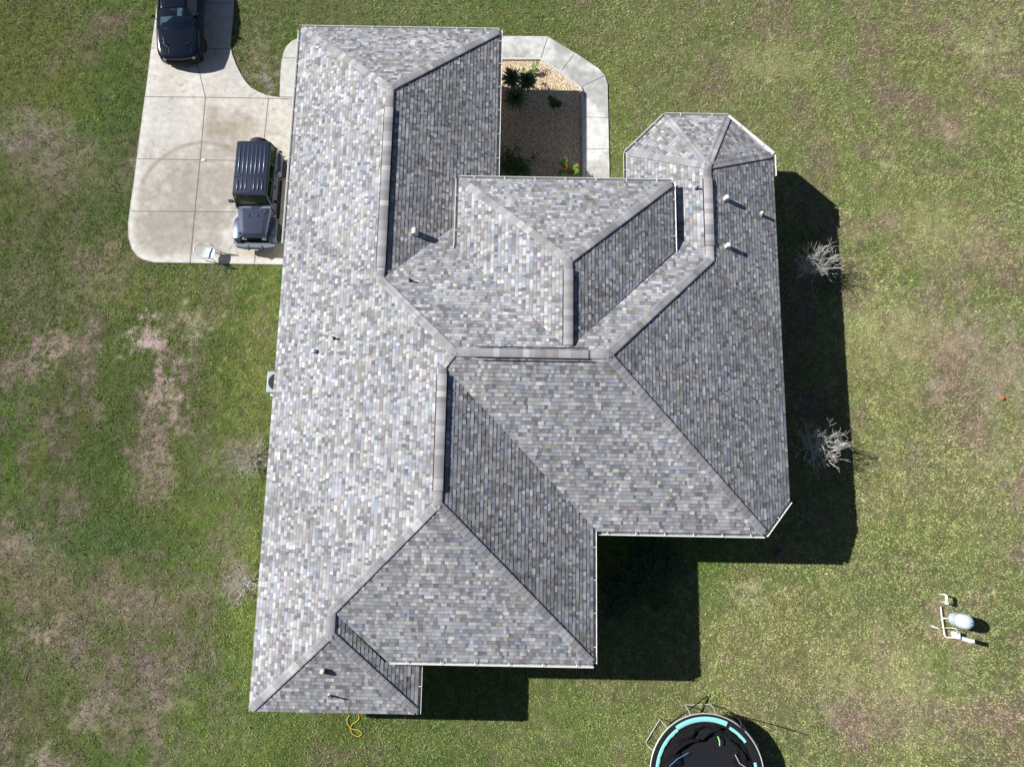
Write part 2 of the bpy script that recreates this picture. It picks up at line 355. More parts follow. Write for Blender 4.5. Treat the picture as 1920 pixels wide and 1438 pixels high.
slab('driveway', DRIVE, -.05, .045, drive_col, [(jl((273,183),(386,184),(500,186),(560,187)), .03), (jl((386,184),(382,230),(376,300),(366,400),(357,494)), .035), (jl((386,184),(376,142),(368,112),(366,40),(368,-40)), .03),
    (jl((259,299),(376,301),(560,304)), .03), (jl((246,397),(366,398),(560,400)), .03), (jl((504,184),(500,225),(496,262),(490,330),(478,494)), .03), (jl((283,92),(430,93)), .025), (jl((290,8),(438,8)), .025),
    (jl((470,182),(487,170)), .012), (jl((500,249),(520,252),(545,262)), .012), (jl((430,470),(440,455),(447,480)), .012)])
def walk_col(x, y):
    c = np.tile(np.array([.52, .51, .48]), (x.size, 1))*(.95+.12*(fbm(x, y, 1.5, 3, 4)-.5)*2)[:, None]; return c
slab('walkway', WALKW, -.05, .05, walk_col, [(jl((528,110),(570,111)), .025)])
def court_col(x, y):
    n_ = fbm(x, y, .9, 23, 5, .6); n2 = fbm(x, y, 5, 29, 4, .7)
    k = np.clip((.60-n_)*7, 0, 1)[:, None]*.6
    c = np.array([.56, .56, .54])*(1-k)+np.array([.24, .24, .225])*k; c = c*(.85+.3*n2)[:, None]
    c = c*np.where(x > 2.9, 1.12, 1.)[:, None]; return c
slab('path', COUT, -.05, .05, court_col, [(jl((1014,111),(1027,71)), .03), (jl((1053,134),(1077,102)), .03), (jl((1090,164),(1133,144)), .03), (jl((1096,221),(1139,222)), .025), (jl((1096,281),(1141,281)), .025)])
# garden kerb and gravel
def bedcol(x, y): return np.tile(np.array([.5, .4, .3]), (x.size, 1))
M_grav = bpy.data.materials.new('gravel'); M_grav.use_nodes = True
t_ = M_grav.node_tree; b_ = t_.nodes['Principled BSDF']; b_.inputs['Roughness'].default_value = .9
tc = t_.nodes.new('ShaderNodeTexCoord'); vo = t_.nodes.new('ShaderNodeTexVoronoi'); vo.inputs['Scale'].default_value = 26
cr = t_.nodes.new('ShaderNodeValToRGB'); sx = t_.nodes.new('ShaderNodeSeparateXYZ')
t_.links.new(tc.outputs['Object'], vo.inputs['Vector']); t_.links.new(vo.outputs['Color'], sx.inputs[0]); t_.links.new(sx.outputs[0], cr.inputs[0])
els = cr.color_ramp.elements; els[0].color = (.25, .17, .10, 1); els[1].color = (.85, .74, .58, 1); els[1].position = .95
for p_, c_ in ((.3, (.50, .35, .20, 1)), (.6, (.66, .50, .33, 1)), (.8, (.72, .60, .45, 1))): e_ = els.new(p_); e_.color = c_
t_.links.new(cr.outputs[0], b_.inputs['Base Color'])
bp_ = t_.nodes.new('ShaderNodeBump'); bp_.inputs['Distance'].default_value = .03; bp_.inputs['Strength'].default_value = .9; bp_.invert = True
t_.links.new(vo.outputs['Distance'], bp_.inputs['Height']); t_.links.new(bp_.outputs[0], b_.inputs['Normal'])
mb = MB(); mb.prism([(p.x, p.y) for p in BED], -.04, .035); tag(mb.build('gravel_bed', M_grav), kind='structure')
mk = mat('kerb_concrete', (.52, .52, .50), .85, noise=.2, nscale=8)
kp = [W(u, v) for u, v in ((905,113),(1013,113),(1053,140),(1088,167),(1092,177),(1094,398))]
mb = MB()
L = []
for i, p in enumerate(kp):
    d = (kp[min(i+1, len(kp)-1)]-kp[max(i-1, 0)]); d.z = 0; d.normalize(); q_ = Vector((-d.y, d.x, 0))*.055
    L.append([p+q_+Vector((0, 0, -.03)), p+q_+Vector((0, 0, .12)), p-q_+Vector((0, 0, .12)), p-q_+Vector((0, 0, -.03))])
mb.loft(L); tag(mb.build('garden_kerb', mk, bevel=.012), kind='structure')

# ------------------------------------------------------------------ house
house = empty('house', (0, 0, 0), 'large one storey house with grey patchwork shingle hip roofs', 'house')
M_sh = mat('asphalt_shingle', (.3, .3, .3), .9, attr=True, noise=.13, nscale=45, bump=.25, bscale=160, spec=.15)
M_deck = mat('roof_felt', (.03, .03, .035), .9)
M_white = mat('white_aluminium', (.80, .80, .78), .45, noise=.05, nscale=3)
M_debris = mat('gutter_grime', (.20, .20, .19), .9, noise=.5, nscale=6)
M_stucco = mat('stucco', (.62, .58, .50), .9, noise=.06, nscale=3, bump=.3, bscale=60)
M_soffit = mat('soffit_white', (.7, .7, .68), .7)
P5 = 5/12
def plane_pts(a, b, c):
    a, b, c = map(Vector, (a, b, c)); nn = (b-a).cross(c-a); nn = nn if nn.z > 0 else -nn
    return (-nn.x/nn.z, -nn.y/nn.z, a.z+nn.x/nn.z*a.x+nn.y/nn.z*a.y)   # z = gx x + gy y + c
PL = {
 'west': (P5, 0, 3+P5*9.28), 'nwn': (0, -.454, 3+.454*19.95), 'nwe': (-P5, 0, 3-P5*.78),
 'mn': (0, -P5, 6+P5*5.3), 'ms': (0, P5, 6-P5*5.3), 'me': (-P5, 0, 3+P5*10.42), 'ow': (P5, 0, 3-P5*4.34),
 'on': plane_pts((6.01,16.2,3),(8.66,16.2,3),(7.38,13.25,4.267)), 'onw': plane_pts((4.34,14.46,3),(6.01,16.2,3),(7.38,13.25,4.267)), 'one': plane_pts((10.42,14.46,3),(8.66,16.2,3),(7.38,13.25,4.267)),
 'ew': (P5, 0, 4.15+P5*2.40), 'ee': (-P5, 0, 4.15+P5*6.12), 'en': (0, -.448, 4.15+.448*12.70),
 'we': (-P5, 0, 3.5+P5*3.08), 'ws': (0, P5, 3.5+P5*5.46), 'pe': (-P5, 0, 3-P5*3.17), 'ps': (0, .445, 3+.445*7.28)}
ER = 1.86; EZ = 4.15+P5*4.26; EAY = 12.70-(EZ-4.15)/.448; ESY = 5.3+(6-EZ)/P5; EVY = 5.3+(6-4.15)/P5
POLY = {
 'west': [(-9.28,-7.28),(-6.225,-4.40),(-6.225,-3.60),(-2.5,.12),(-2.5,4.88),(-2.09,5.3),(-5.03,8.24),(-5.03,16.05),(-9.28,19.90)],
 'nwn': [(-9.28,19.90),(-5.03,16.05),(-.88,19.90)], 'nwe': [(-5.03,8.25),(-.72,12.56),(-.88,12.6),(-.88,19.86),(-5.03,16.05)],
 'mn': [(-2.09,5.3),(3.22,5.3),(7.38,9.46),(4.34,12.5),(-.78,12.5),(-5.03,8.25)],
 'ms': [(-2.5,4.88),(2.97,-.59),(2.97,-.76),(9.28,-.76),(3.22,5.3),(-2.09,5.3)],
 'me': [(3.22,5.3),(9.28,-.76),(10.42,.50),(10.42,14.46),(7.38,13.25),(7.38,9.46)],
 'ow': [(4.44,12.4),(7.38,9.46),(7.38,13.25),(4.44,14.42)],
 'onw': [(4.44,14.42),(7.38,13.25),(6.06,16.1)], 'on': [(6.06,16.1),(7.38,13.25),(8.62,16.1)], 'one': [(8.62,16.1),(7.38,13.25),(10.36,14.43)],
 'ew': [(-2.28,EVY),(ER,ESY),(ER,EAY),(-2.28,12.58)], 'ee': [(ER,ESY),(6.0,EVY),(6.0,12.58),(ER,EAY)], 'en': [(-2.28,12.60),(ER,EAY),(6.0,12.60)],
 'we': [(-2.5,.12),(2.97,-5.35),(2.97,-.59),(-2.5,4.88)], 'ws': [(-6.225,-3.60),(-4.37,-5.36),(2.97,-5.36),(-2.5,.12)],
 'pe': [(-6.225,-4.40),(-3.26,-7.24),(-3.26,-5.0),(-4.37,-5.0),(-4.37,-5.46),(-6.225,-3.60)], 'ps': [(-9.28,-7.28),(-3.22,-7.28),(-6.225,-4.40)]}
def pz(k, x, y): g = PL[k]; return g[0]*x+g[1]*y+g[2]
SHC = [tuple(v*k_ for v, k_ in zip(c, (.90, .91, .97))) for c in [(.42,.42,.43),(.36,.36,.375),(.31,.315,.335),(.27,.29,.335),(.31,.33,.385),(.225,.22,.215),(.19,.185,.18),(.165,.165,.175),(.26,.255,.25),(.30,.29,.28),(.22,.225,.25),(.47,.465,.455),(.34,.345,.36),(.20,.20,.215),(.25,.25,.26),(.55,.55,.54)]]
SHW = [1.3,1.5,1.4,1.1,1.1,1.2,.9,.7,1.3,1.2,1.2,.8,1.3,1.1,1.3,.7]
SHB = [(.285,.285,.295),(.25,.243,.235),(.245,.26,.305),(.215,.215,.225),(.30,.30,.305),(.27,.28,.315),(.235,.225,.215)]; SHBW = [1.4,1.4,1.2,1,1.2,1,.8]
SHL = [(.44,.44,.45),(.50,.50,.50),(.40,.41,.44),(.37,.37,.39),(.44,.43,.41)]; SHD = [(.165,.165,.18),(.19,.185,.18),(.15,.155,.175),(.20,.20,.22)]
def clip(poly, a, b, c):      # keep a x + b y <= c
    out = []; n = len(poly)
    for i in range(n):
        p, q_ = poly[i], poly[(i+1) % n]; dp = a*p[0]+b*p[1]-c; dq = a*q_[0]+b*q_[1]-c
        if dp <= 0: out.append(p)
        if (dp < 0 < dq) or (dq < 0 < dp): k = dp/(dp-dq); out.append((p[0]+(q_[0]-p[0])*k, p[1]+(q_[1]-p[1])*k))
    return out
roofm = MB(); deckm = MB()
for key, poly in POLY.items():
    g = PL[key]; sl_ = math.hypot(g[0], g[1]); up = (g[0]/sl_, g[1]/sl_); tv = (-up[1], up[0])
    ss = [p[0]*up[0]+p[1]*up[1] for p in poly]; ts = [p[0]*tv[0]+p[1]*tv[1] for p in poly]
    st = [(t, s) for t, s in zip(ts, ss)]; s0 = min(ss); E_ = .143/math.sqrt(1+sl_*sl_)*1.0
    nc = int((max(ss)-s0)/E_)+1
    deckm.add([(p[0], p[1], pz(key, *p)-.012) for p in poly], [tuple(range(len(poly)))]) if True else None
    zbase = g[2]
    bias = {}
    for ci in range(nc):
        sa = s0+ci*E_; sb = sa+E_; t = min(ts)-random.uniform(0, .3)
        band = clip(clip(st, 0, -1, -sa), 0, 1, sb)
        if len(band) < 3: continue
        tmin = min(p[0] for p in band); tmax = max(p[0] for p in band); t = tmin-random.uniform(0, .3)
        run_end = -1e9
        while t < tmax:
            if t > run_end: run_end = t+random.uniform(.15, .6); base = random.choices(SHB, SHBW)[0]; bm_ = random.uniform(.90, 1.10); wide = random.random() < .3
            rr_ = random.random(); j_ = random.uniform(.82, 1.20)*bm_
            if rr_ < .28: col = tuple(v*.84 for v in random.choice(SHL)); wd_ = random.choice((.09, .11, .13, .15, .20))
            elif rr_ < .48: col = random.choice(SHD); wd_ = random.choice((.08, .10, .13, .17))
            else: col = base; wd_ = random.choice((.09, .10, .12, .13, .15, .18, .22))
            col = tuple(v*j_ for v in col); f_ = 1.0
            # slow drift of the blend over the slope
            pxx = tv[0]*t+up[0]*sa; pyy = tv[1]*t+up[1]*sa
            f_ *= .94+.12*math.sin(pxx*.9+pyy*.55+hash(key) % 7*0+1.3*math.sin(pyy*.7))*.5+.06
            lift = random.choice((.005, .006, .012, .015))
            pc = clip(clip(band, -1, 0, -t), 1, 0, t+wd_)
            if len(pc) >= 3:
                V = []
                for (tt, s_) in pc:
                    x = tv[0]*tt+up[0]*s_; y = tv[1]*tt+up[1]*s_
                    k = (sb-s_)/E_
                    V.append((x, y, pz(key, x, y)+.001+lift*k+.002*(1-k)))
                n_ = len(V)
                cc = tuple(min(.8, v_*f_*1.07) for v_ in col)
                # orientation
                ar = sum(V[i][0]*V[(i+1) % n_][1]-V[(i+1) % n_][0]*V[i][1] for i in range(n_))
                if ar < 0: V = V[::-1]; pc = pc[::-1]
                roofm.add(V, [tuple(range(n_))], 0, cc)
                kk = .985-.017/E_   # printed dark band, also paints in the shadow line under the course above
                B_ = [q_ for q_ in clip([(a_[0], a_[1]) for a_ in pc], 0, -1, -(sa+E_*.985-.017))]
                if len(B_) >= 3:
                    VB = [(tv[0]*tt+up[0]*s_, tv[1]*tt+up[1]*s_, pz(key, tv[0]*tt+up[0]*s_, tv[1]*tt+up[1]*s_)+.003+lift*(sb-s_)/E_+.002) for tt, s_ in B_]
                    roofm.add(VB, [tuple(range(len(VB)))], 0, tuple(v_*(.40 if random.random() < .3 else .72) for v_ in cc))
                # butt edge and tab sides
                for i in range(n_):
                    (ta, s1), (tb, s2) = pc[i], pc[(i+1) % n_]
                    if (abs(s1-sa) < 1e-6 and abs(s2-sa) < 1e-6) or (lift > .01 and abs(ta-tb) < 1e-6):
                        A, B = V[i], V[(i+1) % n_]
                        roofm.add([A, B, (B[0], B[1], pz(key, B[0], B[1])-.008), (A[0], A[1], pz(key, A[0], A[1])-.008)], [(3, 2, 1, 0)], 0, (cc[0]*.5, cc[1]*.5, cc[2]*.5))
            t += wd_
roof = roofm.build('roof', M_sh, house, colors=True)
deck = deckm.build('roof_deck', M_deck, house)
# caps over hips and ridges
def ridge(a, b, ka, kb, name='ridge_cap', wd=.15, lift=.028, vent=False, e0=0, e1=0):
    a = Vector(a); b = Vector(b); d = b-a; ln_ = d.length; d /= ln_; pr = Vector((-d.y, d.x)).normalized()
    mb = MB(); stp = .20; n = max(1, int(ln_/stp)); stp = ln_/n
    def z(p, k1): return pz(k1, p.x, p.y)
    for i in range(n):
        p0 = a+d*stp*i; p1 = a+d*(stp*(i+1))
        col = random.choices(SHC, SHW)[0]; m_ = random.uniform(.95, 1.1); col = tuple((v*.62+.34*.38)*m_*c_ for v, c_ in zip(col, (1.03, 1.0, .97)))
        ring = []
        for p, hh in ((p0, lift+.008), (p1+d*.0, lift)):
            r_ = []
            for off in (-1, -.97, -.6, -.25, 0, .25, .6, .97, 1):
                q_ = p+pr*off*wd; k_ = ka if off < 0 else kb
                zz = min(z(q_, ka), z(q_, kb)) if not vent else min(z(q_, ka), z(q_, kb))
                rnd = -(.035*math.exp(-(off*2.6)**2))
                h2 = hh+rnd+.012; 
                if abs(off) == 1: h2 = .012 if not vent else hh*.6
                r_.append((q_.x, q_.y, zz+h2))
            ring.append(r_)
        mb.add(ring[0]+ring[1], [(j, j+1, j+10, j+9) for j in range(8)], 0, col)
        mb.add(ring[0]+[(x, y, z_-.03) for x, y, z_ in ring[0]], [(j, j+1, j+10, j+9) for j in range(8)], 0, tuple(c_*.8 for c_ in col))
        if vent:
            for sg in (-1, 1):
                kk_ = ka if sg < 0 else kb; A = [p0+pr*sg*wd, p0+pr*sg*(wd+.035), p1+pr*sg*(wd+.035), p1+pr*sg*wd]
                mb.add([(q_.x, q_.y, pz(kk_, q_.x, q_.y)+.034) for q_ in (A if sg < 0 else A)], [(0, 1, 2, 3)], 0, (.02, .02, .022))
            for sd in (0, 8):
                A = [ring[0][sd], ring[1][sd]]; mb.add(A+[(x, y, z_-.07) for x, y, z_ in A], [(0, 1, 3, 2)], 0, (.02, .02, .02))
        if i == n-1 and vent: mb.add(ring[1]+[(x, y, z_-.06) for x, y, z_ in ring[1]], [(j, j+1, j+10, j+9) for j in range(8)], 0, (.05, .05, .05))
    o = mb.build(name, M_sh, roof, smooth=50, colors=True); return o
J = POLY
RID = [((-9.2,19.80),(-5.03,16.05),'west','nwn'),((-.95,19.8),(-5.03,16.05),'nwe','nwn'),((-5.03,16.12),(-5.03,8.2),'west','nwe'),((-5.03,8.3),(-2.09,5.3),'west','mn'),
 ((-2.15,5.3),(3.26,5.3),'mn','ms'),((-2.5,4.85),(-2.09,5.34),'west','ms'),((-2.5,.05),(-2.5,4.9),'west','we'),((-6.225,-3.62),(-2.5,.12),'west','ws'),((2.9,-5.29),(-2.5,.12),'we','ws'),
 ((-6.225,-4.45),(-6.225,-3.56),'west','pe'),((-9.2,-7.2),(-6.225,-4.4),'west','ps'),((-3.3,-7.2),(-6.225,-4.4),'pe','ps'),
 ((9.22,-.7),(3.22,5.3),'ms','me'),((3.22,5.3),(7.38,9.46),'mn','me'),((7.38,9.4),(7.38,13.3),'ow','me'),((4.5,14.40),(7.38,13.25),'ow','onw'),((6.09,16.02),(7.38,13.25),'onw','on'),
 ((8.6,16.02),(7.38,13.25),'on','one'),((10.3,14.41),(7.38,13.25),'one','me'),
 ((-2.2,12.52),(ER,EAY),'ew','en'),((5.93,12.52),(ER,EAY),'ee','en'),((ER,EAY+.05),(ER,ESY+.1),'ew','ee')]
for a_, b_, k1, k2 in RID: ridge(a_, b_, k1, k2)
for a_, b_, k1, k2 in [((-5.03,15.2),(-5.03,8.75),'west','nwe'),((-1.35,5.3),(2.55,5.3),'mn','ms'),((-2.5,4.55),(-2.5,.55),'west','we'),((ER,EAY-.35),(ER,ESY+.15),'ew','ee'),((7.38,12.75),(7.38,10.0),'ow','me')]:
    ridge(a_, b_, k1, k2, 'ridge_vent', wd=.17, lift=.068, vent=True)

# gutters, fascia
def gutter(a, b, z, zb=None):
    """U channel outside the eave a->b (outward on the right-hand side of a->b)"""
    a = Vector((a[0], a[1], 0)); b = Vector((b[0], b[1], 0)); d = (b-a).normalized(); o_ = Vector((d.y, -d.x, 0)); mb = MB()
    prof = [(.0, 0), (.0, -.115), (.085, -.115), (.12, -.05), (.12, .0), (.135, .0), (.135, -.01), (.126, -.01), (.126, -.053), (.09, -.125), (-.008, -.125), (-.008, 0)]
    zb = z if zb is None else zb; L = [[p+o_*x+Vector((0, 0, zz-.015+h)) for x, h in prof] for p, zz in ((a, z), (b, zb))]
    mb.loft(L)
    n = max(1, int((b-a).length/1.05))
    for i in range(n):
        f_ = (i+.5)/n; p = a+(b-a)*f_; zz = z+(zb-z)*f_; mb.tube([p+Vector((0, 0, zz-.01)), p+o_*.132+Vector((0, 0, zz-.008))], .013, 6)
    mb.add([(p+o_*x+Vector((0, 0, zz-.105))) for p, zz in ((a, z), (b, zb)) for x in (.004, .085)], [(0, 1, 3, 2)], 1)
    return mb.build('gutter', [M_white, M_debris], house)
GUT = [((-.88,19.90),(-9.28,19.90),3.0),((-.88,12.5),(-.88,19.93),3.04),((-9.28,19.8),(-9.28,10.32),3.0),
 ((6.0,12.60),(-2.28,12.60),4.19),((-2.28,12.62),(-2.28,EVY+.02),4.20),((6.0,EVY-.1),(6.0,12.62),4.20),
 ((10.42,13.55),(10.42,14.46),3.0),((10.42,14.46),(8.62,16.1),3.03),((8.64,16.1),(6.04,16.1),3.04),((6.06,16.1),(4.44,14.42),3.04),((4.44,14.44),(4.44,12.9),3.04),
 ((2.97,-.76),(9.28,-.76),3.47),((9.28,-.76),(10.42,.50),3.475,3.0),((2.97,-5.36),(2.97,-.75),3.54),((-4.24,-5.36),(2.99,-5.36),3.54),((-3.26,-7.26),(-3.26,-5.4),3.03)]
for g4 in GUT: gutter(*g4)
fas = MB()
def fascia(a, b, za, zb=None):
    zb = za if zb is None else zb; a = Vector((a[0], a[1], 0)); b = Vector((b[0], b[1], 0)); d = (b-a).normalized(); i_ = Vector((-d.y, d.x, 0))
    fas.add([p+i_*k+Vector((0, 0, zz-h)) for p, zz in ((a, za), (b, zb)) for k in (.01, .03) for h in (.02, .2)], [(0, 1, 5, 4), (2, 6, 7, 3), (1, 3, 7, 5), (0, 4, 6, 2), (0, 2, 3, 1), (4, 5, 7, 6)])
for g4 in GUT: fascia(*g4)
for a_, b_, z_ in [((-9.28,10.32),(-9.28,-7.28),3.),((-9.28,-7.28),(-3.22,-7.28),3.),((10.42,.5),(10.42,13.55),3.)]: fascia(a_, b_, z_)
fas.build('fascia', M_white, house)
sof = MB()
for pl, z_ in [([(-9.24,-7.2),(-3.3,-7.2),(-3.3,-4.6),(-9.24,-4.6)],2.80),([(-9.24,-4.6),(-2.6,-4.6),(-2.6,19.85),(-9.24,19.85)],2.81),([(-2.6,12.5),(-.92,12.5),(-.92,19.85),(-2.6,19.85)],2.81),([(-2.6,-5.3),(2.92,-5.3),(2.92,12.4),(-2.6,12.4)],2.80),([(-4.2,-5.32),(-2.6,-5.32),(-2.6,-4.6),(-4.2,-4.6)],3.2),
    ([(2.92,-.7),(9.25,-.7),(10.36,.55),(10.36,14.4),(8.6,16.0),(6.1,16.0),(4.5,14.4),(4.5,12.4),(2.92,12.4)],2.80)]: sof.prism(pl, z_, z_+.012)
sof.build('soffit', M_soffit, house)
wl = MB()
n = len(HOUSE); V = [(x, y, z) for z in (-.1, 2.79) for x, y in HOUSE]
wl.add(V, [(i, (i+1) % n, (i+1) % n+n, i+n) for i in range(n)])
# gable-height infill walls below the raised roofs
for x0, y0, x1, y1, z0, z1 in [(-1.7,12.0,5.4,12.02,2.79,4.2),(-1.75,6,-1.7,12,2.79,4.2),(5.4,8,5.45,12,2.79,4.2),(2.38,-4.9,2.4,-.3,2.79,3.6),(-4,-4.92,2.4,-4.9,2.79,3.6),(2.4,-.32,9,-.3,2.79,3.5)]:
    wl.box(((x0+x1)/2, (y0+y1)/2, (z0+z1)/2), (x1-x0, y1-y0, z1-z0))
wl.build('wall', M_stucco, house)
M_glass = mat('window_glass', (.03, .04, .05), .05, spec=.8)
def window(c, wd_, ht, face):
    f = MB(); g2 = MB(); ax = (1, 0) if face in 'NS' else (0, 1); o_ = {'N': (0, 1), 'S': (0, -1), 'E': (1, 0), 'W': (-1, 0)}[face]
    def bx_(m, cx, cz, w_, h_, th, off): m.box((c[0]+ax[0]*cx+o_[0]*off, c[1]+ax[1]*cx+o_[1]*off, c[2]+cz), (ax[0]*w_+abs(o_[0])*th, ax[1]*w_+abs(o_[1])*th, h_))
    for s_ in (-1, 1): bx_(f, s_*(wd_/2-.03), 0, .06, ht, .06, .02); bx_(f, 0, s_*(ht/2-.03), wd_-.12, .06, .058, .02)
    bx_(f, 0, 0, wd_-.12, .04, .05, .02); fo = f.build('window', M_white, house); bx_(g2, 0, 0, wd_-.12, ht-.12, .02, .012); g2.build('pane', M_glass, fo)
for c, a_, b_, f_ in [((9.8,3.5,1.5),1.8,1.3,'E'),((9.8,7.5,1.5),1.2,1.3,'E'),((9.8,11.5,1.5),1.8,1.3,'E'),((6.5,-.3,1.4),2.4,1.8,'S'),((0,-4.9,1.4),2.4,1.5,'S'),((2.4,-2.8,1.4),1.6,1.8,'E'),((-6.2,-6.7,1.5),1.4,1.2,'S'),((-8.7,2,1.5),1.4,1.2,'W'),((-8.7,-3,1.5),1.4,1.2,'W'),((-1.4,16,1.5),1.6,1.3,'E'),((-8.7,8.3,1.5),1.4,1.2,'W')]: window(c, a_, b_, f_)
gd = MB()
for k in range(4): gd.box((-8.72, 13.2, .33+k*.56), (.05, 4.8, .53))
gd.build('garage_door', M_white, house)

# roof vents and pipes: children of the roof
M_vent = mat('vent_tan_white', (.70, .66, .58), .5); M_dark = mat('dark_metal', (.03, .03, .03), .6); M_lead = mat('lead_flashing', (.35, .36, .38), .5, .3)
def goose(u, v, key, zg, r=.1, ln_=.3, ht=.2, rot=0):
    p = W(u, v, zg)
    for _ in range(4): zg = pz(key, p.x, p.y)+ht; p = W(u, v, zg)
    z0 = pz(key, p.x, p.y); mb = MB(); M_ = Matrix.Rotation(rot, 3, 'Z'); prof = []
    for x in (-ln_/2, ln_/2):      # arched hood open at the ends
        l = []
        for j in range(9): a_ = math.pi*j/8; l.append((x, r*math.cos(a_), ht*.55+r*1.0*math.sin(a_)))
        l = [(x, r, -.1)]+l+[(x, -r, -.1)]; prof.append([Vector((p.x, p.y, z0))+M_@Vector(q_) for q_ in l])
    mb.loft(prof, caps=True)
    o = mb.build('roof_vent', M_vent, roof, smooth=30)
    fb = MB(); g = PL[key]; F = [(p.x+dx_, p.y+dy_, pz(key, p.x+dx_, p.y+dy_)+.026) for dx_, dy_ in ((-.2, -.2), (.2, -.2), (.2, .2), (-.2, .2))]
    return o
goose(776,430,'nwe',4,r=.11,ln_=.22,ht=.42,rot=R(90))
goose(1366,367,'me',4,r=.1,ln_=.14,ht=.36,rot=R(100)); goose(1369,457,'me',4,r=.1,ln_=.14,ht=.36,rot=R(95)); goose(1431,397,'me',3.5,r=.055,ln_=.11,ht=.3,rot=R(60))
goose(587,657,'west',4,r=.09,ln_=.12,ht=.22,rot=R(90)); goose(602,1260,'ps',3.6,r=.1,ln_=.12,ht=.3,rot=R(170))
def pipe(u, v, key, r=.035, ht=.18, m_=None):
    zg = 4
    for _ in range(5): p = W(u, v, zg); zg = pz(key, p.x, p.y)+ht
    z0 = pz(key, p.x, p.y); mb = MB(); mb.lathe([(r*2.2, -.05), (r*2.0, .03), (r*1.2, .07), (r, .075), (r, ht), (r*.7, ht), (r*.7, ht-.04)], (p.x, p.y, z0), 12)
    mb.build('vent_pipe', m_ or M_lead, roof, smooth=30)
pipe(1309,350,'ow',ht=.22,m_=M_dark); pipe(768,523,'mn',ht=.25,m_=M_dark); pipe(624,632,'west',ht=.25,m_=M_dark); pipe(613,1308,'ps',ht=.4,m_=M_vent)
# downspout at the driveway end of the gutter
mb = MB(); mb.tube([(-9.34,10.42,2.88),(-9.0,10.42,2.6),(-8.78,10.42,2.4),(-8.78,10.42,.15),(-9.0,10.42,.06)], .04, 6); mb.build('downspout', M_white, house)

# ------------------------------------------------------------------ vehicles
M_tyre = mat('tyre_rubber', (.015, .015, .016), .8); M_rim = mat('dark_rim', (.10, .10, .11), .3, .8); M_blk = mat('black_plastic', (.015, .015, .017), .45)
M_seat = mat('seat_cloth', (.05, .05, .055), .8); M_dash = mat('dashboard', (.33, .35, .36), .8); M_lamp = mat('headlamp_glass', (.6, .62, .65), .1); M_amber = mat('amber_lens', (.8, .12, .03), .3); M_red = mat('tail_lens', (.35, .01, .01), .3)
M_chrome = mat('chrome', (.75, .76, .78), .12, 1)
def wheel(parent, x, y, r, wd_):
    s_ = 1 if x > 0 else -1
    mb = MB(); mb.lathe([(r*.6, -wd_/2), (r*.9, -wd_/2), (r, -wd_/2+.03), (r, wd_/2-.03), (r*.9, wd_/2), (r*.6, wd_/2)], (x, y, r), 28, 'X'); w_ = mb.build('wheel', M_tyre, parent, smooth=30)
    mb = MB(); o_ = x+s_*(wd_/2-.03)
    mb.lathe([(r*.6, -.02), (r*.6, .02), (r*.54, .02), (r*.54, -.02)], (o_, y, r), 24, 'X')
    for k in range(5):
        a_ = k*2*math.pi/5+.3; mb.tube([(o_, y, r), (o_, y+r*.56*math.cos(a_), r+r*.56*math.sin(a_))], .028, 6)
    mb.lathe([(.06, -.02), (.06, .03)], (o_, y, r), 12, 'X'); mb.build('rim', M_rim, w_)
    mb = MB(); mb.lathe([(r*.5, -.005), (r*.5, .005)], (o_-s_*.06, y, r), 20, 'X'); mb.build('brake_disc', M_blk, w_)
def pane_grid(mb, rows, mi=0):      # rows of points -> grid surface
    n = len(rows[0]); V = [p for r_ in rows for p in r_]; mb.add(V, [(i*n+j, i*n+j+1, (i+1)*n+j+1, (i+1)*n+j) for i in range(len(rows)-1) for j in range(n-1)], mi)
def mirrored(half): return [(-x, y, z) for x, y, z in half]+[(x, y, z) for x, y, z in half[::-1] if x > 1e-6]

# --- black two-door coupe
car = empty('parked_car', W(337, 126, 0)+Vector((.0, -.02, 0)), 'glossy black muscle coupe with sculpted bonnet at the top of the driveway', 'car', rz=R(4.0))
car.location = (-15.53, 19.84, .045); car.scale = (1.04, 1, 1)
M_paint = mat('black_navy_paint', (.005, .008, .016), .16, .0, coat=1, spec=.3); M_lip = mat('matt_black_lip', (.012, .012, .013), .6, spec=.15)
wt = [(0,.78),(.12,.86),(.35,.925),(.8,.955),(2.2,.95),(3.6,.965),(4.5,.93),(4.85,.85),(4.98,.78)]
zt = [(0,.64),(.05,.74),(.25,.80),(.8,.89),(1.3,.955),(1.46,.97),(4.2,1.06),(4.8,1.03),(4.95,.95),(4.98,.8)]
bd = MB(); loops = []
for y in [0,.03,.08,.16,.3,.5,.8,1.1,1.3,1.4,1.46,1.48,2.0,2.6,3.2,3.8,4.15,4.17,4.4,4.7,4.88,4.95,4.98]:
    wv = lerp_tab(y, wt); z = lerp_tab(y, zt); half = []
    cabin = 1.47 < y < 4.16
    for fx_, fz in ((.86, .20), (.97, .30), (1.0, .52), (.99, .74), (.95, z-.05), (.90, z-.012)): half.append((wv*fx_, fz if isinstance(fz, float) and fz < z-.04 else min(fz, z-.012)))
    if cabin: half += [(wv*.82, z-.015), (wv*.80, .5), (wv*.4, .45), (0, .45)]
    else: half += [(wv*.80, z+.0), (wv*.62, z+.012), (wv*.3, z+.028), (0, z+.03)]
    pts = []
    def yy(x): return y+(.20*(abs(x)/.95)**2 if y < 1.2 else 0)*(1-min(1, y/1.2))
    lp = [(-x, yy(x), zz) for x, zz in half]+[(x, yy(x), zz) for x, zz in half[::-1]][1:]
    loops.append(lp)
bd.loft(loops); bd.build('body', M_paint, car, smooth=35)
mb = MB()  # front bumper and splitter
for zz0, zz1, fw in ((.18, .42, .08), (.42, .60, .05)):
    L = []
    for y_, ex in ((-fw, 0), (.25, .05)):
        pass
front = []
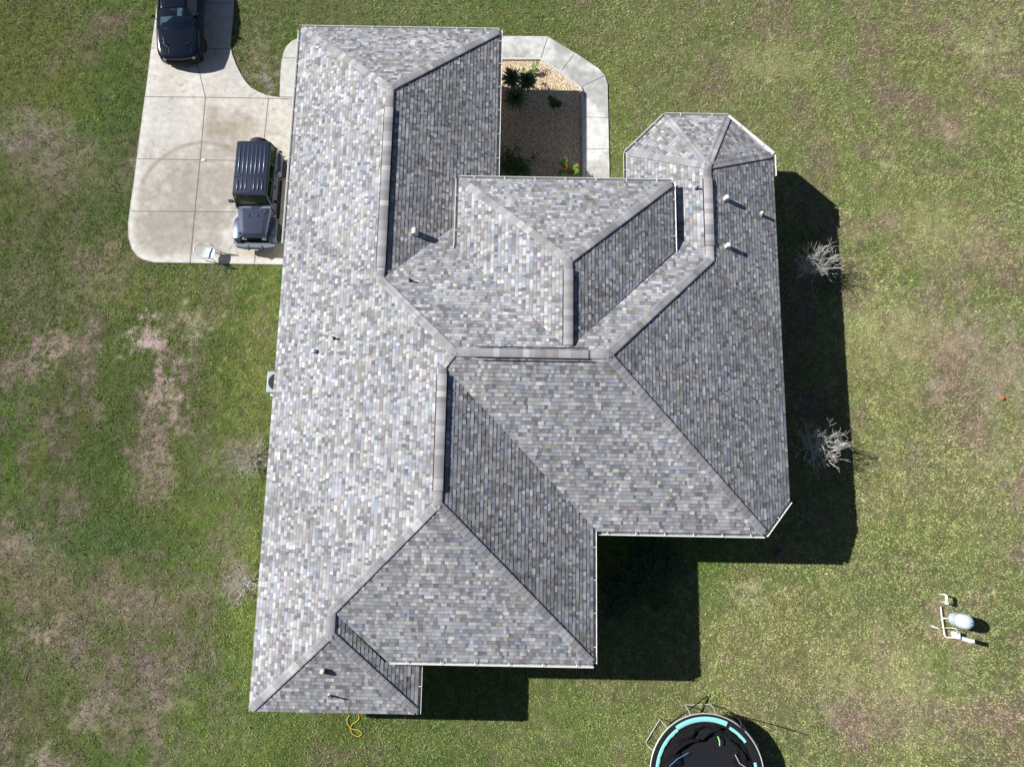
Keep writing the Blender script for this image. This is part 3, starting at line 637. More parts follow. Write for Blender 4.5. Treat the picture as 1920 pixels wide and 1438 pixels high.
for k in range(17):
    x = -.88+1.76*k/16; c_ = 1-abs(x)/.9; front.append((x, .0+.24*(abs(x)/.88)**2.2))
loops = [[(x, y_, .20), (x, y_-.02, .30), (x, y_+.0, .50), (x, y_+.06, .57), (x, y_+.2, .57), (x, y_+.2, .2)] for x, y_ in front]
mb.loft(loops); mb.build('bumper', M_lip, car, smooth=35)
mb = MB(); loops = [[(x, y_+.05, .56), (x, y_+.045, .67), (x, y_+.10, .70), (x, y_+.2, .70), (x, y_+.2, .56)] for x, y_ in front[1:-1]]
mb.loft(loops); mb.build('grille', M_blk, car, smooth=30)
def hz(x, y): z = lerp_tab(y, zt); wv = lerp_tab(y, wt); return z+.03-.03*min(1, (abs(x)/(wv*.8)))**2
# bonnet power bulge, scoops, creases
for s_ in (-1, 1):
    mb = MB(); path = [(.76, 1.40), (.64, 1.16), (.58, .92), (.56, .66), (.50, .62), (.36, .52), (.345, .32), (.35, .16)]
    mb.tube([(s_*x, y, hz(x, y)-.002) for x, y in path], [.012,.016,.016,.016,.018,.018,.014,.006], 6); mb.build('bonnet_crease', M_paint, car, smooth=40)
    mb = MB(); L = []
    for (x, y) in ((.56, .68), (.36, .56)): L.append([(s_*x, y-.03, hz(x, y)+.002), (s_*x, y+.0, hz(x, y)+.035), (s_*x, y+.10, hz(x, y)+.02), (s_*x, y+.1, hz(x, y)-.01)])
    mb.loft(L); mb.build('bonnet_scoop', M_paint, car, smooth=30)
    mb = MB(); mb.add([(s_*.55, .62, hz(.55, .62)+.004), (s_*.37, .50, hz(.37, .5)+.004), (s_*.38, .545, hz(.37, .54)+.008), (s_*.56, .66, hz(.55, .66)+.008)], [(0, 1, 2, 3)]); mb.build('scoop_mesh', M_blk, car)
    mb = MB(); mb.lathe([(.02, 0), (.02, .012), (.012, .02)], (s_*.62, .34, hz(.62, .34)-.004), 10); mb.build('bonnet_pin', M_chrome, car, smooth=30)
mb = MB()
rows = []
for f_ in (0, .5, 1):
    r_ = []
    for k in range(9): x = -.42+.84*k/8; y = .18+(1.40-.18)*f_; r_.append((x*(.8+.4*f_), y+.0, hz(x, y)+.016*(1-(abs(x)/.43)**4)))
    rows.append(r_)
# greenhouse
M_gl = glass_mat('tinted_windscreen', (.42, .66, .72), .16); M_gd = glass_mat('dark_window', (.08, .09, .10), .03); M_gs = glass_mat('front_side_window', (.45, .5, .5), .02)
def ws(k, f_):   # windscreen point: k across -1..1, f 0 base .. 1 top
    bx0 = .80*k; by0 = 1.27+.24*k*k; tx = .60*k; ty = 2.10+.06*k*k; z = .985+(1.385-.985)*f_+.03*math.sin(math.pi*f_)-.03*k*k*f_
    return (bx0+(tx-bx0)*f_, by0+(ty-by0)*f_, z)
mb = MB(); pane_grid(mb, [[ws(-1+k/6, f_/5) for k in range(13)] for f_ in range(6)]); mb.build('windscreen', M_gl, car, smooth=2)
mb = MB()
for s_ in (-1, 1):
    mb = MB(); mb.tube([ws(s_*1.03, 0), ws(s_*1.03, .5), ws(s_*1.02, 1)], .032, 6); mb.build('pillar', M_paint, car, smooth=40)
for s_ in (-1, 1):
    mb = MB(); mb.tube([(s_*.60, 2.15, 1.36), (s_*.63, 2.8, 1.385), (s_*.60, 3.45, 1.35)], .03, 6); mb.tube([(s_*.60, 3.4, 1.35), (s_*.74, 4.2, 1.05)], .06, 6); mb.build('roof_rail', M_paint, car, smooth=40)
mb = MB(); rows = []
for y, hw, z in ((2.09,.59,1.385),(2.16,.60,1.40),(2.6,.615,1.425),(3.0,.62,1.425),(3.35,.60,1.395),(3.5,.58,1.37)):
    rows.append([(hw*k/5, y+.04*(k/5)**2, z-.035*abs(k/5)**3) for k in range(-5, 6)])
pane_grid(mb, rows); o = mb.build('car_roof', M_paint, car, smooth=2); md = o.modifiers.new('t', 'SOLIDIFY'); md.thickness = .03
mb = MB(); rows = [[(.58*k/4, 3.5, 1.365-.03*abs(k/4)**3) for k in range(-4, 5)], [(.68*k/4, 4.22, 1.05) for k in range(-4, 5)]]; pane_grid(mb, rows); mb.build('rear_window', M_gd, car, smooth=2)
for s_ in (-1, 1):
    mb = MB(); lo = [(s_*.86, 1.62, .985), (s_*.87, 2.4, 1.0), (s_*.88, 3.2, 1.02), (s_*.80, 4.0, 1.05)]; hi = [(s_*.80, 1.64, 1.0), (s_*.63, 2.17, 1.36), (s_*.645, 3.0, 1.385), (s_*.62, 3.45, 1.34)]
    pane_grid(mb, [lo, hi]); mb.build('side_window', M_gs, car)
    mb = MB(); mb.tube([(s_*.86, 1.86, .98), (s_*.97, 1.93, 1.02)], .02, 6); mb.loft([[(s_*(1.0+.1*math.cos(q_))+0, 1.96+dy_, 1.05+.065*math.sin(q_)) for q_ in [k*math.pi/5 for k in range(10)]] for dy_ in (-.07, 0, .05)]); mb.build('mirror', M_paint, car, smooth=40)
    wheel(car, s_*.84, .98, .345, .26); wheel(car, s_*.84, 3.93, .345, .26)
    mb = MB(); mb.lathe([(.07, -.0), (.07, .03)], (s_*.62, .1, .62), 14, 'Y'); mb.build('headlight', M_lamp, car)
mb = MB(); mb.box((0, 1.78, .88), (1.45, .5, .16)); mb.box((0, 1.58, .935), (1.4, .34, .05)); mb.box((0, 2.5, .6), (.25, 1.0, .2)); mb.build('dashboard', M_dash, car, bevel=.03)
mb = MB(); mb.tube([(.38+.18*math.cos(q_), 2.10+.06*math.sin(q_),   .95+.17*math.sin(q_)) for q_ in [k*math.pi/8 for k in range(17)]], .015, 6); mb.tube([(.2, 2.10, .95), (.56, 2.10, .95)], .02, 5); mb.build('steering_wheel', M_blk, car)
for s_ in (-1, 1): mb = MB(); mb.box((s_*.38, 2.75, .62), (.5, .5, .2)); mb.box((s_*.38, 3.0, .95), (.48, .14, .6)); mb.box((s_*.38, 3.02, 1.27), (.25, .1, .16)); mb.build('seat', M_seat, car, bevel=.04)
for s_ in (-1, 1): mb = MB(); mb.tube([(s_*.1-.2, 1.33, .99), (s_*.1+.5*s_+.05, 1.40, 1.0)], .009, 5); mb.build('wiper', M_blk, car)
mb = MB(); mb.box((0, 4.97, .8), (1.5, .04, .14)); mb.build('taillight', M_red, car)

# --- boxy grey-blue off-roader
suv = empty('parked_suv', (-11.33, 10.93, .045), 'boxy slate blue off-roader with ribbed roof beside the garage', 'suv')
M_sb = mat('slate_blue_paint', (.078, .094, .142), .26, .55, coat=.9); M_sd = mat('dark_blue_hardtop', (.020, .030, .062), .33, .2, bump=.1, bscale=300); M_rib = mat('glossy_rib', (.05, .065, .10), .36, .3, coat=.5); M_trim = mat('grey_trim', (.12, .14, .18), .5)
mb = MB()   # tub
L = []
for y in (1.62, 2.3, 3.2, 4.0, 4.36, 4.42):
    k = .985 if y > 4.3 else 1
    L.append([(-.77*k, y, .42), (-.79*k, y, .75), (-.775*k, y, 1.22), (-.72*k, y, 1.22), (-.70*k, y, .6), (.70*k, y, .6), (.72*k, y, 1.22), (.775*k, y, 1.22), (.79*k, y, .75), (.77*k, y, .42)])
mb.loft(L); mb.build('body', M_sb, suv, smooth=30, bevel=.01)
mb = MB(); L = []   # bonnet with raised centre
for y, hw, z in ((.40,.56,.98),(.42,.575,1.02),(.50,.585,1.055),(.62,.60,1.075),(1.0,.65,1.11),(1.4,.70,1.14),(1.60,.73,1.155)):
    b_ = .035 if y > .45 else 0
    L.append([(-hw, y, .75), (-hw, y, z-.06), (-hw*.95, y, z-.015), (-hw*.74, y, z), (-hw*.66, y, z+b_), (0, y-.02, z+b_+.008), (hw*.66, y, z+b_), (hw*.74, y, z), (hw*.95, y, z-.015), (hw, y, z-.06), (hw, y, .75)])
mb.loft(L); bon = mb.build('bonnet', M_sb, suv, smooth=25)
mb = MB(); mb.box((0, 1.67, 1.155), (1.46, .14, .03)); mb.build('cowl', M_trim, suv, bevel=.008)
mb = MB(); mb.box((.05, 1.655, 1.175), (.34, .1, .012)); mb.build('cowl_grille', M_blk, suv)
for s_ in (-1, 1):
    mb = MB(); mb.tube([(s_*.22, 1.66, 1.19), (s_*.32, 1.70, 1.19), (s_*.32-.45, 1.76, 1.25)], .014, 5); mb.build('wiper', M_blk, suv)
    mb = MB(); mb.box((s_*.19, 1.28, 1.185), (.04, .13, .03)); mb.build('bonnet_bumper', M_blk, suv, bevel=.006)
    mb = MB(); mb.box((s_*.50, 1.50, 1.155), (.07, .14, .05), rz=s_*.15); mb.build('bonnet_hinge', M_chrome, suv, bevel=.008)
    mb = MB(); mb.box((s_*.585, .52, 1.03), (.06, .10, .07)); mb.build('bonnet_latch', M_blk, suv, bevel=.01)
    for y0, y1, nm in ((.22, 1.42, 'fender'), (3.28, 4.45, 'fender')):     # flat flared wings
        mb = MB(); L = []
        for x, zt_, i0, i1 in ((.60, .93, 0, 0), (.80, .92, .0, 0), (.93, .87, .06, -.14), (.95, .80, .05, -.12), (.95, .72, .02, -.05)):
            if y0 > 3: x = max(x, .74)
            ya = y0+i0; yb = y1+i1; ym = (ya+yb)/2
            L.append([(s_*x, ya-.02, zt_-.22), (s_*x, ya+.12, zt_-.02), (s_*x, ya+.3, zt_), (s_*x, yb-.3, zt_), (s_*x, yb-.1, zt_-.03), (s_*x, yb, zt_-.25), (s_*x, yb-.04, zt_-.25), (s_*x, yb-.14, zt_-.07), (s_*x, yb-.32, zt_-.04), (s_*x, ya+.32, zt_-.04), (s_*x, ya+.15, zt_-.06), (s_*x, ya+.02, zt_-.22)])
        mb.loft(L); mb.build(nm, M_sb, suv, smooth=30, bevel=.008)
    mb = MB(); mb.box((s_*.83, .33, .74), (.16, .03, .05)); mb.build('indicator', M_amber if s_ > 0 else M_lamp, suv)
    mb = MB(); mb.lathe([(.1, 0), (.1, .05), (.085, .055)], (s_*.42, .34, .84), 18, 'Y'); mb.lathe([(.1, 0), (.1, -.03), (.08, -.04)], (s_*.42, .34, .84), 18, 'Y'); mb.build('headlight', M_lamp, suv, smooth=30)
    wheel(suv, s_*.80, .83, .405, .27); wheel(suv, s_*.80, 3.84, .405, .27)
    mb = MB(); mb.tube([(s_*.80, 1.88, 1.15), (s_*.90, 1.86, 1.2)], .025, 6); mb.box((s_*.97, 1.87, 1.26), (.2, .09, .17)); mb.build('mirror', M_blk, suv, bevel=.025)
    for y0, y1 in ((1.98, 2.72), (2.80, 3.42), (3.50, 4.30)):
        mb = MB(); pane_grid(mb, [[(s_*.781, y0, 1.23), (s_*.781, y1, 1.23)], [(s_*.712, y0+.03 if y0 > 2 else y0+.1, 1.70), (s_*.712, y1, 1.70)]]); mb.build('side_window', M_gd, suv)
    mb = MB()
    for a_, b_ in (((.772, 1.80, 1.2), (.71, 1.99, 1.76)), ((.775, 2.76, 1.2), (.71, 2.76, 1.76)), ((.775, 3.46, 1.2), (.71, 3.46, 1.76)), ((.775, 4.33, 1.2), (.70, 4.33, 1.76)), ((.71, 1.99, 1.74), (.71, 4.33, 1.74)), ((.777, 1.8, 1.225), (.777, 4.36, 1.225))):
        mb.tube([(s_*a_[0], *a_[1:]), (s_*b_[0], *b_[1:])], .032, 6)
    mb.build('pillar', M_sd, suv)
    for yd in (2.62, 3.30): mb = MB(); mb.box((s_*.805, yd, 1.05), (.03, .14, .035)); mb.build('door_handle', M_blk, suv, bevel=.006)
    mb = MB(); mb.box((s_*.80, 2.35, .42), (.14, 1.8, .06)); mb.build('side_step', M_blk, suv, bevel=.015)
    mb = MB(); mb.box((s_*.70, 4.44, .98), (.14, .05, .28)); mb.build('taillight', M_red, suv, bevel=.01)
    mb = MB(); mb.box((s_*.3, .03, .60), (.10, .16, .13)); mb.tube([(s_*.3-.03, -.03, .62), (s_*.3-.03, -.09, .62), (s_*.3+.03, -.09, .62), (s_*.3+.03, -.03, .62)], .013, 6); mb.build('tow_hook', M_blk, suv, bevel=.01)
    mb = MB(); mb.box((s_*.36, 3.0, .95), (.5, .16, .7)); mb.box((s_*.36, 2.75, .72), (.5, .5, .2)); mb.box((s_*.36, 3.0, 1.38), (.26, .1, .18)); mb.build('seat', M_seat, suv, bevel=.03)
# grille
mb = MB(); mb.box((0, .375, .84), (1.12, .05, .40)); g0 = mb.build('grille', M_sb, suv, bevel=.015)
mb = MB()
for k in range(7): mb.box(((k-3)*.088, .343, .85), (.05, .02, .3))
mb.build('grille_slot', M_blk, g0)
mb = MB()   # bumper
L = []
for x in (-.86, -.80, -.5, 0, .5, .80, .86):
    e = .10 if abs(x) > .82 else (.05 if abs(x) > .7 else 0); L.append([(x, e, .46), (x, -.02+e, .56), (x, .02+e, .66), (x, .24, .66), (x, .24, .46)])
mb.loft(L); mb.build('bumper', M_trim, suv, bevel=.015)
mb = MB(); mb.box((0, .29, .58), (1.3, .12, .22)); mb.build('bumper_filler', M_blk, suv)
mb = MB(); mb.box((0, 4.5, .55), (1.6, .16, .16)); mb.build('rear_bumper', M_blk, suv, bevel=.02)
# roof
mb = MB(); L = []
for y, hw, z in ((1.96,.690,1.75),(1.975,.695,1.79),(2.03,.70,1.815),(2.75,.705,1.83),(4.2,.705,1.83),(4.33,.695,1.815),(4.385,.68,1.77)):
    L.append([(-hw-.012, y, z-.10), (-hw, y, z-.035), (-hw*.955, y, z-.006), (-hw*.5, y, z+.006), (0, y, z+.01), (hw*.5, y, z+.006), (hw*.955, y, z-.006), (hw, y, z-.035), (hw+.012, y, z-.10)])
mb.loft(L); rf = mb.build('hardtop', M_sd, suv, smooth=28)
def rib(x, y0, y1):
    mb = MB(); L = []
    for y, h in ((y0, -.01), (y0+.03, .014), (y1-.03, .014), (y1, -.01)): L.append([(x+.036*math.cos(q_), y, 1.826+(.012+h)*math.sin(q_)*1.1) for q_ in [math.pi*(8-j)/8 for j in range(9)]])
    mb.loft(L); mb.build('roof_rib', M_rib, rf, smooth=70)
for k in range(7): rib((k-3)*.178, 2.84-(.09 if abs(k-3) < 2 else .05 if abs(k-3) < 3 else 0)+.06, 4.20)
for k in (-3, -2, -1, 1, 2, 3): rib(k*.175, 2.10, 2.66-(.07 if abs(k) == 3 else 0)+.03)
mb = MB()
for a_, b_ in (((-.70, 2.70), (-.62, 2.70)), ((-.62, 2.70), (-.27, 2.79)), ((-.27, 2.79), (.27, 2.79)), ((.27, 2.79), (.62, 2.70)), ((.62, 2.70), (.70, 2.70))):
    mb.tube([(a_[0], a_[1], 1.832), (b_[0], b_[1], 1.832)], .010, 5)
mb.build('roof_seam', M_blk, rf)
mb = MB(); pane_grid(mb, [[(.735*k/4, 1.70+.02*abs(k/4), 1.19) for k in range(-4, 5)], [(.665*k/4, 1.97, 1.755) for k in range(-4, 5)]]); mb.build('windscreen', glass_mat('clear_windscreen', (.5, .56, .54), .05), suv, smooth=2)
mb = MB(); mb.tube([(-.76, 1.69, 1.17), (-.69, 1.97, 1.76), (.69, 1.97, 1.76), (.76, 1.69, 1.17)], .035, 6); mb.build('windscreen_frame', M_sb, suv)
mb = MB(); mb.box((0, 1.95, 1.05), (1.4, .35, .16)); mb.box((0, 2.5, .75), (.22, .9, .2)); mb.build('dashboard', M_blk, suv, bevel=.03)
mb = MB(); mb.tube([(.36+.18*math.cos(q_), 2.2+.05*math.sin(q_), 1.2+.17*math.sin(q_)) for q_ in [k*math.pi/8 for k in range(17)]], .015, 6); mb.tube([(.18, 2.2, 1.2), (.54, 2.2, 1.2)], .02, 5); mb.build('steering_wheel', M_dash, suv)
mb = MB(); mb.box((0, 3.9, 1.0), (1.3, .16, .7)); mb.build('rear_bench', M_seat, suv, bevel=.03)
mb = MB(); pane_grid(mb, [[(-.6, 4.42, 1.25), (.6, 4.42, 1.25)], [(-.56, 4.375, 1.70), (.56, 4.375, 1.70)]]); mb.build('rear_window', M_gd, suv)
mb = MB(); mb.lathe([(.22, -.12), (.36, -.12), (.405, -.08), (.405, .08), (.36, .12), (.22, .12)], (.0, 4.62, 1.12), 28, 'Y'); sp = mb.build('spare_wheel', M_tyre, suv, smooth=30)
mb = MB(); mb.lathe([(.22, -.05), (.22, .06), (.05, .08)], (.0, 4.62, 1.12), 20, 'Y'); mb.build('rim', M_rim, sp)

# ------------------------------------------------------------------ white plastic chair
ch = empty('plastic_chair', W(399, 481, .045), 'white plastic patio chair standing on the concrete in front of the off-roader', 'chair', rz=R(-8))
M_pl = mat('white_plastic', (.72, .76, .80), .35); M_pl2 = mat('bluish_white_plastic', (.62, .70, .80), .35)
mb = MB(); mb.loft([[(x*s_, y*s_, z) for x, y in ((.24,-.20),(.26,0),(.24,.20),(.1,.25),(-.2,.23),(-.26,0),(-.2,-.23),(.1,-.25))] for z, s_ in ((.38,.96),(.41,1.0),(.425,.97),(.41,.7))]); mb.build('seat', M_pl2, ch, smooth=30)
mb = MB(); arc = [(.22, .30, .66), (.0, .31, .67)]+[(-.08+.30*math.cos(a_)-.10, .31*math.sin(a_), .68+.14*math.sin((a_-math.pi/2)/1.0)) for a_ in [math.pi/2+math.pi*k/10 for k in range(11)]]+[(.0, -.31, .67), (.22, -.30, .66)]
L = []
for p in arc: L.append(p)
mb.tube(L, .026, 8); mb.build('back_rail', M_pl, ch, smooth=2)
for x, y in ((.22, .24), (.22, -.24), (-.24, .22), (-.24, -.22)): mb = MB(); mb.tube([(x*1.12, y*1.1, 0), (x, y, .40), (x*.98, y*1.25, .66 if x > 0 else .42)], [.018, .024, .02], 6); mb.build('leg', M_pl, ch)

# small things on the concrete and lawn
mb = MB(); p = W(381, 301, .05); mb.loft([[(p.x+x*s_, p.y+y*s_, z) for x, y in ((-.10,-.06),(.12,-.04),(.11,.07),(-.09,.05))] for z, s_ in ((.047,1),(.075,.95),(.082,.8))]); tag(mb.build('crumpled_can', M_pl2), 'small pale blue scrap lying on the driveway joint', 'litter')
mb = MB(); p = W(1878, 747, 0); mb.loft([[(p.x+.075*math.cos(a_+z*3)*s_*(1+.35*math.sin(3*a_)), p.y+.06*math.sin(a_+z*3)*s_, z) for a_ in [k*math.pi/5 for k in range(10)]] for z, s_ in ((.02,.7),(.07,1.1),(.11,.9),(.13,.3))]); tag(mb.build('orange_toy', mat('orange_plastic', (.85, .12, .02), .5)), 'small crumpled bright orange object on the dry lawn', 'toy')
mb = MB(); pr_ = [(655,1341),(651,1348),(652,1357),(660,1366),(672,1368),(678,1374),(672,1380),(662,1376),(657,1366),(661,1357),(669,1352),(673,1345),(671,1338)]
pts = [W(u, v, .05) for u, v in pr_]; sm = []
for i in range(len(pts)-1):
    p0, p1, p2, p3 = pts[max(i-1, 0)], pts[i], pts[i+1], pts[min(i+2, len(pts)-1)]
    for k in range(5): t = k/5; sm.append(.5*((2*p1)+(p2-p0)*t+(2*p0-5*p1+4*p2-p3)*t*t+(3*p1-p0-3*p2+p3)*t*t*t))
mb.tube(sm, .014, 6); tag(mb.build('extension_cord', mat('yellow_rubber', (.75, .50, .05), .5)), 'thin yellow cord looped on the grass below the porch roof', 'cord')
mb = MB(); p = W(1460, 1035, 0); mb.loft([[(p.x+.09*s_*math.cos(a_), p.y+.09*s_*math.sin(a_), z) for a_ in [k*math.pi/6 for k in range(12)]] for z, s_ in ((.01,.6),(.06,1),(.12,.9),(.16,.4))]); tag(mb.build('ball', mat('dark_blue_rubber', (.04, .05, .12), .5), smooth=2), 'small dark ball lying in the shade below the chamfered eave', 'ball')

# ------------------------------------------------------------------ air conditioner
ac = empty('air_conditioner', (-9.92, 5.05, 0), 'grey outdoor cooling unit half hidden under the left eave', 'air conditioner')
M_ac = mat('ac_bluegrey', (.34, .40, .44), .5)
mb = MB(); mb.box((0, 0, .37), (.80, .84, .70)); mb.box((0, 0, .74), (.86, .90, .06)); mb.build('cabinet', M_ac, ac, bevel=.06)
mb = MB(); mb.lathe([(.36, .772), (.36, .79), (.31, .79), (.30, .74)], (0, 0, 0), 28)
mb.build('fan_ring', M_blk, ac)
mb = MB(); mb.lathe([(.31, .774), (.31, .778)], (0, 0, 0), 24)
for k in range(1, 6): mb.tube([(.05*k*math.cos(q_), .05*k*math.sin(q_), .79) for q_ in [j*math.pi/12 for j in range(25)]], .005, 4)
mb.build('fan_grille', M_blk, ac)
mb = MB(); mb.box((0, 0, .0), (1.0, 1.0, .1)); mb.build('pad', mk, ac)

# ------------------------------------------------------------------ bare shrubs
M_twig = mat('bare_twig', (.52, .50, .47), .85, noise=.3, nscale=12); M_twig2 = mat('brown_twig', (.42, .39, .35), .9, noise=.3, nscale=12)
def bare(u, v, ht, rad, seed, m_, label, stems=9, depth=4, sx_=1.0, thick=.02, spread=(.12, .6)):
    rr = random.Random(seed); p0 = W(u, v, 0); root = empty('bare_shrub', p0, label, 'shrub', 'leafless shrubs beside the house'); mb = MB(); tr = MB()
    def grow(m, p, d, ln_, r_, dep):
        pts = [p]; rs = [r_]; dd = d.copy()
        for i in range(3):
            dd = (dd+Vector((rr.gauss(0, .22), rr.gauss(0, .22), rr.gauss(.04, .12)))).normalized(); pts.append(pts[-1]+dd*ln_/3); rs.append(r_*(1-.08*(i+1)))
        m.tube(pts, rs, 5 if dep > 1 else 4, caps=(dep == 0))
        if dep:
            for k in range(rr.choice((2, 3, 3))):
                a_ = Vector((rr.gauss(0, .5), rr.gauss(0, .5), rr.gauss(.1, .3))); j = rr.choice((2, 3, 3)); grow(mb, pts[j], (dd+a_).normalized(), ln_*rr.uniform(.6, .85), rs[j]*.76, dep-1)
    for k in range(stems):
        a_ = 2*math.pi*k/stems+rr.uniform(-.3, .3); sp_ = rr.uniform(*spread); d = Vector((math.cos(a_)*sp_*rad*sx_, math.sin(a_)*sp_*rad, 1)).normalized()
        grow(tr, Vector((math.cos(a_)*.08, math.sin(a_)*.08, 0)), d, ht*.36*rr.uniform(.8, 1.15), thick, depth-1)
    mb.build('twigs', m_, root); tr.build('stem', m_, root); return root
bare(1512,510,1.95,.62,3,M_twig,'leafless grey shrub in house shadow, the upper one right of the house',stems=16,thick=.024)
bare(1524,845,2.05,.62,5,M_twig,'leafless pale shrub in house shadow, the lower and larger one right of the house',stems=18,thick=.026)
bare(477,860,1.35,1.5,8,M_twig2,'thin brown leafless shrub, the upper of two by the left eave',stems=22,thick=.020,spread=(.3,1.0))
bare(461,1093,1.5,1.5,12,M_twig,'thin pale leafless shrub, the lower of two by the left eave',stems=15,thick=.020,depth=4,spread=(.2,.9))

# ------------------------------------------------------------------ courtyard plants
def leafm(name, c1): 
    m = mat(name, c1, .55, noise=.35, nscale=25, spec=.35); return m
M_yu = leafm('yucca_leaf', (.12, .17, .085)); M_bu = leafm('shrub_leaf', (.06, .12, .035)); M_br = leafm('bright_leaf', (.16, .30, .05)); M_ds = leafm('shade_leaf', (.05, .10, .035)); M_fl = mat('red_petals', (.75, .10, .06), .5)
yu = empty('yucca', W(965, 172, .03), 'spiky dark green yucca clump with three heads on the gravel', 'plant')
rr = random.Random(4)
for u, v, h, rad in ((958,148,1.0,.52),(988,152,.8,.50),(966,184,.9,.58)):
    q0 = W(u, v, h)-yu.location; mb = MB()
    for k in range(230):
        a_ = rr.uniform(0, 2*math.pi); e = math.asin(rr.uniform(-.35, 1)); d = Vector((math.cos(a_)*math.cos(e), math.sin(a_)*math.cos(e), math.sin(e))); s_ = Vector((-d.y, d.x, 0)).normalized()*.022
        l = rad*1.15*rr.uniform(.7, 1.1); b0 = q0+d*.04; m_ = q0+d*l*.55; t = q0+d*l+Vector((0, 0, -.12*l*math.cos(e)))
        mb.add([b0-s_, b0+s_, m_+s_, m_-s_, t], [(0, 1, 2, 3), (3, 2, 4)])
    mb.build('leaf_rosette', M_yu, yu)
    mb = MB(); mb.tube([(q0.x*.4, q0.y*.4, -.02), (q0.x*.8, q0.y*.8, h*.5), (q0.x, q0.y, h)], [.09, .07, .06], 8); mb.build('trunk', M_twig2, yu)
def bush(u, v, z, rad, ht, n, m_, name, label, cat='shrub', ls=.06, flowers=0, sq=1.0, group=None, seed=1):
    rr = random.Random(seed); o = empty(name, W(u, v, z), label, cat, group); mb = MB(); st_ = MB()
    for k in range(7):
        a_ = rr.uniform(0, 6.28); r_ = rad*rr.uniform(.3, .7); st_.tube([(0, 0, -.02), (math.cos(a_)*r_*.5, math.sin(a_)*r_*.5*sq, ht*.5), (math.cos(a_)*r_, math.sin(a_)*r_*sq, ht*.85)], [.014, .01, .006], 5)
    cl = [Vector((rr.gauss(0, .5)*rad, rr.gauss(0, .5)*rad*sq, ht*rr.uniform(.35, .9))) for _ in range(max(6, n//60))]
    for k in range(n):
        c_ = rr.choice(cl); p = c_+Vector((rr.gauss(0, .16)*rad, rr.gauss(0, .16)*rad, rr.gauss(0, .14)*ht)); p.z = max(.02, p.z)
        a_ = rr.uniform(0, 6.28); e = rr.uniform(-.2, .9); d = Vector((math.cos(a_)*math.cos(e), math.sin(a_)*math.cos(e), math.sin(e))); s_ = Vector((-d.y, d.x, rr.uniform(-.3, .3))).normalized()*ls*.3; l = ls*rr.uniform(.7, 1.3)
        mb.add([p, p+d*l*.5+s_, p+d*l, p+d*l*.5-s_], [(0, 1, 2, 3)])
    mb.build('foliage', m_, o); st_.build('stem', M_twig2, o)
    for k in range(flowers):
        f = MB(); c_ = Vector((rr.uniform(-.6, .6)*rad, rr.uniform(-.5, .5)*rad, ht*rr.uniform(.85, 1.05)))
        for j in range(28):
            d = Vector((rr.gauss(0, 1), rr.gauss(0, 1), abs(rr.gauss(0, 1)))).normalized(); p = c_+d*.065; s_ = d.orthogonal().normalized()*.022; t_2 = d.cross(s_)
            f.add([p-s_, p+t_2, p+s_, p-t_2], [(0, 1, 2, 3)])
        f.build('flower_cluster', M_fl, o)
    return o
bush(1002,138,.03,.28,.45,500,M_br,'bush','small light green bush on the gravel behind the yucca',seed=2)
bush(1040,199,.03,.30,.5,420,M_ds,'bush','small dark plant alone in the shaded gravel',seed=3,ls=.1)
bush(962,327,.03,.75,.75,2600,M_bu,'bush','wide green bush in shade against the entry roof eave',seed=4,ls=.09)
bush(1056,328,.03,.22,.75,420,M_br,'flowering_bush','red flowered green bush by the entry eave, the left of two',cat='flowering shrub',seed=5,flowers=3,group='red flowered bushes',ls=.08)
bush(1077,327,.03,.20,.7,360,M_br,'flowering_bush','red flowered green bush against the kerb, the right of two',cat='flowering shrub',seed=6,flowers=2,group='red flowered bushes',ls=.08)
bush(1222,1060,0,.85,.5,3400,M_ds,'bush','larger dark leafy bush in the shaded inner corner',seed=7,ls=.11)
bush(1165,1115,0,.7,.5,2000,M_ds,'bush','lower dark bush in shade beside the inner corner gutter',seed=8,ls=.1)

# ------------------------------------------------------------------ well tank and plumbing
M_tank = mat('tank_paleblue', (.50, .58, .65), .35); M_pvc = mat('pvc_white', (.78, .75, .70), .4)
tk = empty('water_tank', W(1789, 1160, 0), 'pale blue domed water pressure tank on the lawn', 'tank')
mb = MB(); mb.lathe([(.25, 0), (.27, .04), (.275, .12), (.285, .16), (.285, .5), (.295, .52), (.295, .55), (.285, .57), (.28, .82), (.24, .90), (.17, .95), (.08, .975), (.01, .98)], (0, 0, 0), 32); mb.build('body', M_tank, tk, smooth=35)
for x, y in ((.1, -.02), (.06, -.17)): mb = MB(); mb.lathe([(.022, .955-(.03 if y < -.1 else 0)), (.022, .985-(.03 if y < -.1 else 0))], (x, y, 0), 10); mb.build('cap', M_blk, tk)
pm = empty('well_pump', W(1768, 1168, 0), 'white plastic well piping with pump box beside the tank', 'pump')
o_ = pm.location
def L_(u, v, z): return W(u, v, z)-o_
zx = lambda a_, b_: (1720+a_/11.06, 1090+b_/11.06)
mb = MB(); mb.tube([L_(*zx(485, 520), .08), L_(*zx(510, 750), .12), L_(*zx(545, 985), .14), L_(*zx(562, 1110), .16), L_(*zx(600, 1152), .18), L_(*zx(870, 1180), .34)], .03, 8); mb.tube([L_(*zx(512, 760), .12), L_(*zx(690, 765), .14)], .03, 8); mb.tube([L_(*zx(480, 985), .13), L_(*zx(290, 920), .04)], .028, 8); mb.build('pipe', M_pvc, pm, smooth=2)
mb = MB(); mb.box(L_(*zx(800, 1110), .2), (.16, .26, .36)); mb.build('pump_box', M_pl, pm, bevel=.02)
mb = MB(); c_ = L_(*zx(880, 1160), 0); mb.box((c_.x, c_.y, .42), (.15, .14, .84)); mb.build('control_post', M_pl, pm, bevel=.015)
